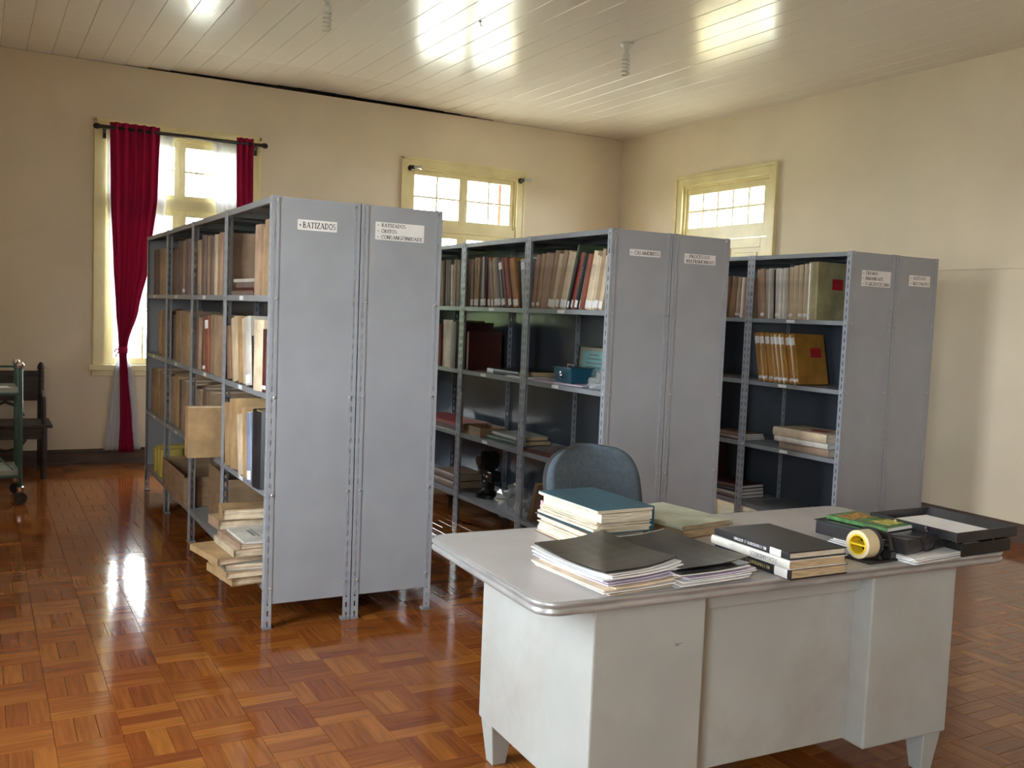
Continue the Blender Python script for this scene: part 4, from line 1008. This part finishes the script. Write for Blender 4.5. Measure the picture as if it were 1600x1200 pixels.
# old volumes with frayed page edges
flat('old_volume', 'old thick volume with frayed pages, underneath the teal covered one', 'book', 'B', .335, .225, .062, dk(.605, .755), DA+PI+rad(1), pages='pages_pale', ragged=.018, ins=.0, c=.002, bulge=.002)
flat('old_volume', 'old thick volume with teal cover and frayed page edges on the desk', 'book', 'Q', .345, .222, .078, dk(.60, .745, TZ+.063), DA+PI+rad(3), pages='pages_pale', ragged=.021, ins=-.003, c=.002, bulge=.002)
flat('old_volume', 'brown thick volume under the pale green notebook on the desk', 'book', 'T', .34, .25, .032, dk(.795, .475), DA+rad(10), pages='pages', c=.002, bulge=.003, ragged=.006)
flat('notebook', 'pale green worn notebook lying behind the photocopies', 'book', 'F', .335, .255, .014, dk(.79, .475, TZ+.033), DA+rad(10.5), pages='pages', c=.0015, bulge=.002, ragged=.006)
# photocopies
sheet_pile('photocopy_bundle', 'curling photocopies under a glossy black cover, nearest the rounded desk corner', dk(.30, .19), DA+rad(6), .345, .245, 13, ['oldpaper', 'paper', 'paper', 'oldpaper', 'oldpaper', 'lilac', 'lilac', 'lilac', 'paper', 'paper', 'paper', 'paper', 'xerox'], .0046, .016, 'papers', curl=.045)
sheet_pile('photocopy_bundle', 'loose photocopies under a dark cover between two heaps', dk(.55, .20), DA+rad(2), .37, .25, 12, ['paper', 'paper', 'paper', 'paper', 'paper', 'lilac', 'paper', 'paper', 'xerox', 'paper', 'paper', 'xerox'], .0046, .024, 'papers', curl=.03)
# three books with titled spines
def spine_text(o, s, L, T, bulge, h, y0, m, flipped=False, wid=.9):
    b = MB()
    if flipped: lettering(b, s, h, y0, 0, lambda x, y: (-bulge-.0012, x, T/2-(y-h/2)), wid)
    else: lettering(b, s, h, y0, 0, lambda x, y: (-bulge-.0012, L-x, T/2+(y-h/2)), wid)
    b.build('lettering', M[m], o)
z = TZ
o = flat('ledger', 'black volume with gilt spine lettering, lowest of the titled three', 'book', 'D', .335, .225, .031, dk(.795, -.035, z), DA+rad(1), tabs=((.04, .20),), c=.003, bulge=.0015)
spine_text(o, 'NO. I I BATIZADO . I', .335, .031, .0015, .009, .085, 'goldink', True, .9)
z += .032
o = flat('ledger', 'white spined volume lettered CASAMENTOS, between two black ones', 'book', 'W', .345, .225, .027, dk(.785, -.04, z), DA+rad(1), c=.003, bulge=.004, pages='pages')
spine_text(o, 'I CASAMENTOS', .345, .027, .004, .0135, .05, 'greyink', True, .9)
z += .028
o = flat('ledger', 'black volume with gilt cover lines, topmost of the titled three', 'book', 'D', .335, .222, .022, dk(.785, -.035, z), DA+rad(0), tabs=((.10, .24),), c=.003, bulge=.0015, pages='pages_pale')
spine_text(o, 'NO. I I BATIZADOS . I . BATISMO', .335, .022, .0015, .0085, .095, 'paper', True, .86)
b = MB(); b.box(.07, .15, .20, .205, .022, .0224).box(.08, .14, .185, .189, .022, .0224).box(.06, .16, .225, .229, .022, .0224); b.build('cover_lettering', mat('dull_gold', (.10, .07, .025), .5), o)
# tape dispenser
q = thing('tape_dispenser', 'black tape dispenser with a cream packing tape roll', 'dispenser', dk(1.17, .075), DA+rad(4))
def ring_tube(ri, ro, x0, x1, n=32):
    b = MB(); vs = []
    for x in (x0, x1):
        for r_ in (ri, ro):
            for k in range(n): t = 2*PI*k/n; vs.append((x, r_*math.cos(t), r_*math.sin(t)))
    f = []
    for k in range(n):
        l = (k+1) % n
        f += [(n+k, n+l, 3*n+l, 3*n+k), (k, 2*n+k, 2*n+l, l), (k, l, n+l, n+k), (2*n+k, 3*n+k, 3*n+l, 2*n+l)]
    b.add(vs, f); return b
o = ring_tube(.033, .045, .0, .05).build('tape_roll', M['tape'], q); o.location = (0, 0, .052)
o = ring_tube(.028, .0328, -.001, .048).box(.0, .045, -.028, .028, -.003, .003).build('roll_core', M['yellow'], q); o.location = (0, 0, .052)
o = ring_tube(.008, .052, .052, .058).build('flange', M['black'], q); o.location = (0, 0, .053)
MB().box(-.005, .13, -.055, .055, 0, .006).box(.10, .125, -.05, .05, .006, .03).build('base', M['black'], q, bevel=.002)
MB().add([(.06, -.04, .006), (.075, -.04, .006), (.075, .03, .006), (.06, .03, .006), (.06, -.012, .06), (.07, -.012, .06), (.07, .012, .06), (.06, .012, .06)], [(3, 2, 1, 0), (4, 5, 6, 7), (0, 1, 5, 4), (1, 2, 6, 5), (2, 3, 7, 6), (3, 0, 4, 7)]).box(.058, .12, -.035, -.025, .045, .052).box(.058, .125, .02, .03, .06, .068).build('arm', M['black'], q, bevel=.002)
MB().tube([(.06, -.01, .053), (.115, -.01, .053)], .008).build('axle', M['chrome'], q)
MB().tube([(.11, -.045, .03), (.12, -.02, .075), (.10, .03, .085)], .009).build('blade_holder', M['black'], q)
# papers, elastic folder, booklet, trays
sheet_pile('paper_sheets', 'white paper sheets squeezed beneath the elastic folder box', dk(1.43, .15), DA+rad(6), .31, .27, 6, 'paper', .0028, .012)
q = thing('folder_box', 'smoked plastic folder box with elastic cords, under the green booklet', 'folder', dk(1.325, .02, TZ+.018), DA+rad(9))
MB().box(0, .262, 0, .345, 0, .046).build('box_body', M['smoke'], q, bevel=.006, seg=3)
MB().box(-.002, .264, .002, .349, .046, .049).box(-.003, .264, -.003, .0, .004, .049).build('flap', M['smoke'], q, bevel=.001)
MB().tube([(.0, .10, .0), (-.005, .10, .02), (-.003, .10, .05), (.07, -.002, .0515), (.085, -.006, .03), (.10, -.006, .002)], .0018, 6).build('elastic', M['black'], q)
MB().tube([(.262, .09, .01), (.268, .09, .03), (.264, .09, .051), (.18, -.002, .0515), (.17, -.006, .03), (.15, -.006, .006), (.11, -.006, .003)], .0018, 6).build('elastic', M['black'], q)
o = flat('booklet', 'green printed booklet with yellow pattern on the folder box', 'booklet', 'G', .235, .165, .012, dk(1.345, .115, TZ+.070), DA+rad(9), c=.0006, bulge=0.0, pages='paper', ins=.0003, covermat=M['greencover'])
MB().box(.02, .145, .14, .21, .012, .0123).build('cover_print', M['orangeprint'], o); MB().box(.05, .15, .03, .10, .012, .0123).build('cover_print', M['yellowprint'], o)
def tray(b, x0, x1, y0, y1, z0, h, t=.004, fl=.012):
    b.box(x0, x1, y0, y1, z0, z0+t)
    b.add([(x0, y0, z0+t), (x0-fl, y0, z0+h), (x0-fl, y1, z0+h), (x0, y1, z0+t), (x0+t, y0, z0+t), (x0-fl+t, y0, z0+h), (x0-fl+t, y1, z0+h), (x0+t, y1, z0+t)], [(0, 1, 2, 3), (7, 6, 5, 4), (0, 4, 5, 1), (2, 6, 7, 3), (1, 5, 6, 2)])
    b.add([(x1, y0, z0+t), (x1+fl, y0, z0+h), (x1+fl, y1, z0+h), (x1, y1, z0+t), (x1-t, y0, z0+t), (x1+fl-t, y0, z0+h), (x1+fl-t, y1, z0+h), (x1-t, y1, z0+t)], [(3, 2, 1, 0), (4, 5, 6, 7), (1, 5, 4, 0), (3, 7, 6, 2), (2, 6, 5, 1)])
    b.box(x0-fl, x1+fl, y1-t, y1, z0, z0+h).box(x0-fl, x1+fl, y0, y0+t, z0, z0+h)
    return b
q = thing('letter_tray', 'black two-tier letter tray holding white paper at the desk end', 'tray', dk(1.555, -.005), DA+rad(3))
tray(MB(), .01, .25, 0, .33, 0, .042).build('lower_tray', M['black'], q, bevel=.002)
tray(MB(), -.055, .225, -.03, .31, .058, .034, fl=.02).build('upper_tray', M['smoke'], q, bevel=.003)
b = MB()
for xx, yy in ((.02, .02), (.20, .02), (.02, .29), (.20, .29)): b.tube([(xx, yy, .004), (xx, yy, .06)], .005, 8)
b.build('riser', M['chrome'], q)
for k, yy in enumerate((.08, .2)): MB().lathe([(.005, 0), (.005, .016)], 8, (-.077, yy, .075)).build('riser_peg', M['chrome'], q)
sheet_pile('paper_sheets', 'white blank sheets lying in the top letter tray', dk(1.64, .135, TZ+.0635), DA+rad(3), .29, .20, 3, 'paper', .002, .004)
sheet_pile('paper_sheets', 'white sheets lying in the lower letter tray', dk(1.685, .155, TZ+.005), DA+rad(3), .28, .19, 3, 'paper', .002, .004)

# ------------------------------------------------------------------ chair behind the desk
q = thing('office_chair', 'grey blue upholstered office chair standing behind the desk', 'chair', (2.13, 3.13, 0), rad(4))
def backrest(n=30):
    front, back = [], []
    b = MB(); W2_, H0, H1 = .235, .52, .985; rows = 34; vs = []; fs = []
    for j in range(rows+1):
        t = j/rows; z = H0+(H1-H0)*t
        # outline half-width: straight sides, round top, softly narrowed bottom
        hw = W2_
        if t > .62: k = (t-.62)/.38; hw = W2_*max(0, 1-k**2.8)**(1/2.8)
        if t < .15: hw = W2_*(.86+.14*math.sqrt(max(0, 1-((.15-t)/.15)**2)))
        hw = max(hw, .055)
        for i in range(n+1):
            u = -1+2*i/n; e = max(0, 1-abs(u)**5)*max(0, 1-abs(2*t-1)**7)
            curve = .05*(abs(u)**2.2)
            vs.append((u*hw, -.036*e**.5 - curve - .045*math.sin(PI*t*.9)*.4 + .10*(t-.3), z))
    for j in range(rows):
        for i in range(n): a = j*(n+1)+i; fs.append((a, a+1, a+n+2, a+n+1))
    b.add(vs, fs); m_ = len(vs)
    vs2 = []
    for k, (x, y, z) in enumerate(vs):
        j, i = divmod(k, n+1); u = -1+2*i/n; t = j/rows
        vs2.append((x, -.05*(abs(u)**2.2) + .025 - .045*math.sin(PI*t*.9)*.4 + .10*(t-.3), z))
    b2 = MB(); b2.add(vs2, [f[::-1] for f in fs])
    # seal the two skins at the rim
    rim = [i for i in range(n+1)] + [j*(n+1)+n for j in range(1, rows+1)] + [rows*(n+1)+i for i in range(n-1, -1, -1)] + [j*(n+1) for j in range(rows-1, 0, -1)]
    for a, c in zip(rim, rim[1:]+rim[:1]):
        b2.add([vs[a], vs[c], vs2[c], vs2[a]], [(3, 2, 1, 0)])
    return b, b2
bb, b2 = backrest()
bb.build('backrest', M['fabric'], q, smooth=True)
b2.build('backrest_shell', M['rubber'], q, smooth=False)
sp = rrect(-.235, .235, -.40, .03, .11, 6)
b = MB(); b.prism(sp, .42, .50); b.build('seat', M['fabric'], q, bevel=.03, seg=4)
MB().prism(rrect(-.22, .22, -.385, .015, .10, 5), .40, .42).build('seat_shell', M['rubber'], q)
MB().tube([(0, -.12, .385), (0, .06, .385), (0, .10, .43), (0, .075, .62)], .018, 8).build('back_bracket', M['rubber'], q)
MB().tube([(0, -.18, .40), (0, -.18, .11)], [.028, .024], 12).build('gas_column', M['rubber'], q)
for k in range(5):
    a = 2*PI*k/5+.3; dx, dy = math.cos(a), math.sin(a)
    l = MB().tube([(0, -.18, .12), (.14*dx, -.18+.14*dy, .105), (.27*dx, -.18+.27*dy, .075)], [.026, .022, .016], 8).build('base_arm', M['rubber'], q)
    d = MB(); d.T = Matrix.Translation((.27*dx, -.18+.27*dy, .03)) @ Matrix.Rotation(a, 4, 'Z') @ Matrix.Rotation(PI/2, 4, 'X'); d.lathe([(.03, -.02), (.03, .02)], 14); d.build('caster', M['rubber'], l)
MB().box(-.243, -.236, -.02, -.005, .755, .785).build('maker_tag', M['pink'], q)['label'] = 'small pink and white cloth tag'

# ------------------------------------------------------------------ green trolley and dark bench by the far wall
q = thing('metal_trolley', 'green tubular metal trolley with pale enamel trays and casters', 'trolley', (.265, 7.60, 0), rad(2))
LX = -.75
for (px_, py_) in ((0, 0), (0, .42), (LX, 0), (LX, .42)):
    p_ = MB().tube([(px_, py_, .11), (px_, py_, .975)], .016, 10).build('post', M['cartgreen'], q, smooth=True)
    MB().lathe([(.013, .975), (.024, .985), (.026, 1.0), (.016, 1.016), (.003, 1.02)], 12, (px_, py_, 0)).build('finial', M['chrome'], p_, smooth=True)
    f_ = MB().lathe([(.022, .085), (.026, .10), (.026, .125), (.018, .13)], 12, (px_, py_, 0)).build('caster_cup', M['chrome'], p_)
    d = MB(); d.T = Matrix.Translation((px_, py_, .045)) @ Matrix.Rotation(PI/2, 4, 'X'); d.lathe([(.045, -.012), (.045, .012)], 18); d.box(-.02, .02, .02, .045, -.018, -.012); d.build('caster', M['rubber'], p_)
for z0 in (.80, .21):
    MB().box(LX+.015, -.015, .012, .408, z0, z0+.012).box(LX+.015, -.015, .012, .018, z0+.012, z0+.035).box(LX+.015, -.015, .402, .408, z0+.012, z0+.035).box(-.021, -.015, .012, .408, z0+.012, z0+.035).build('tray_shelf', M['enamel'], q, bevel=.002)
    MB().tube([(LX, 0, z0-.008), (0, 0, z0-.008), (0, .42, z0-.008), (LX, .42, z0-.008)], .010, 8).build('rail', M['cartgreen'], q)
MB().tube([(LX, .42, .96), (0, .42, .96)], .008, 8).build('guard_rail', M['cartgreen'], q)
MB().tube([(-.02, .02, .22), (-.30, .2, .5), (-.5, .3, .78)], .007, 8).build('brace', M['cartgreen'], q)
sheet_pile('paper_sheets', 'white papers lying on the top tray of the green trolley', (.10, 7.80, .8365-.024), rad(5), .22, .2, 4, 'paper')
q = thing('wooden_settee', 'dark carved wooden settee against the wall behind the green trolley', 'bench', (.50, 8.62, 0))
for yy in (0.0, .46):
    p_ = MB().tube([(-.03, yy, 0), (-.03, yy, .42), (-.03, yy, .86 if yy > .2 else .42)], .026, 8).build('leg', M['darkwood'], q)
    if yy > .2: MB().lathe([(.02, .86), (.03, .875), (.026, .90), (.012, .925), (.002, .93)], 10, (-.03, yy, 0)).build('finial', M['darkwood'], p_)
for yy in (0.0, .46): MB().tube([(-1.25, yy, 0), (-1.25, yy, .86 if yy > .2 else .42)], .026, 8).build('leg', M['darkwood'], q)
MB().box(-1.3, .035, -.03, .48, .42, .445).build('seat', M['darkwood'], q, bevel=.006)
MB().box(-1.25, -.03, .445, .47, .60, .84).box(-1.25, -.03, .44, .475, .82, .855).build('back_panel', M['darkwood'], q, bevel=.004)
MB().box(-1.25, -.03, -.02, .0, .33, .42).build('apron', M['darkwood'], q)
MB().box(-.05, -.015, .03, .44, .10, .42).build('side_panel', M['darkwood'], q)
for xx in (-.30, -.60, -.90):
    MB().tube([(xx-.14, .455, .47), (xx-.10, .455, .55), (xx, .455, .59), (xx+.10, .455, .55), (xx+.14, .455, .47)], .013, 8).build('carved_brace', M['darkwood'], q)
    MB().tube([(xx-.14, -.01, .33), (xx-.09, -.01, .26), (xx, -.01, .24), (xx+.09, -.01, .26), (xx+.14, -.01, .33)], .012, 8).build('carved_apron', M['darkwood'], q)
MB().tube([(-.03, .46, .66), (-.03, .25, .69), (-.03, .06, .66), (-.03, .0, .42)], .018, 8).build('armrest', M['darkwood'], q)

# ------------------------------------------------------------------ sampling portals for the daylight through the openings
def portal(loc, rot, sx, sy):
    l = bpy.data.lights.new('daylight_portal', 'AREA'); l.shape = 'RECTANGLE'; l.size = sx; l.size_y = sy; l.cycles.is_portal = True
    o = bpy.data.objects.new('daylight_portal', l); COL.objects.link(o); o.location = loc; o.rotation_euler = rot
zc, zh = (WZ0+WZ1)/2, WZ1-WZ0
for a in (W1, W2): portal((a+WW/2, YB+WT+.005, zc), (-PI/2, 0, 0), WW, zh)
for a in LW: portal((XL-WT-.005, a+WW/2, zc), (0, -PI/2, 0), zh, WW)
portal((XR+WT+.005, (D0+D1)/2, 2.64), (0, PI/2, 0), .40, 1.2)
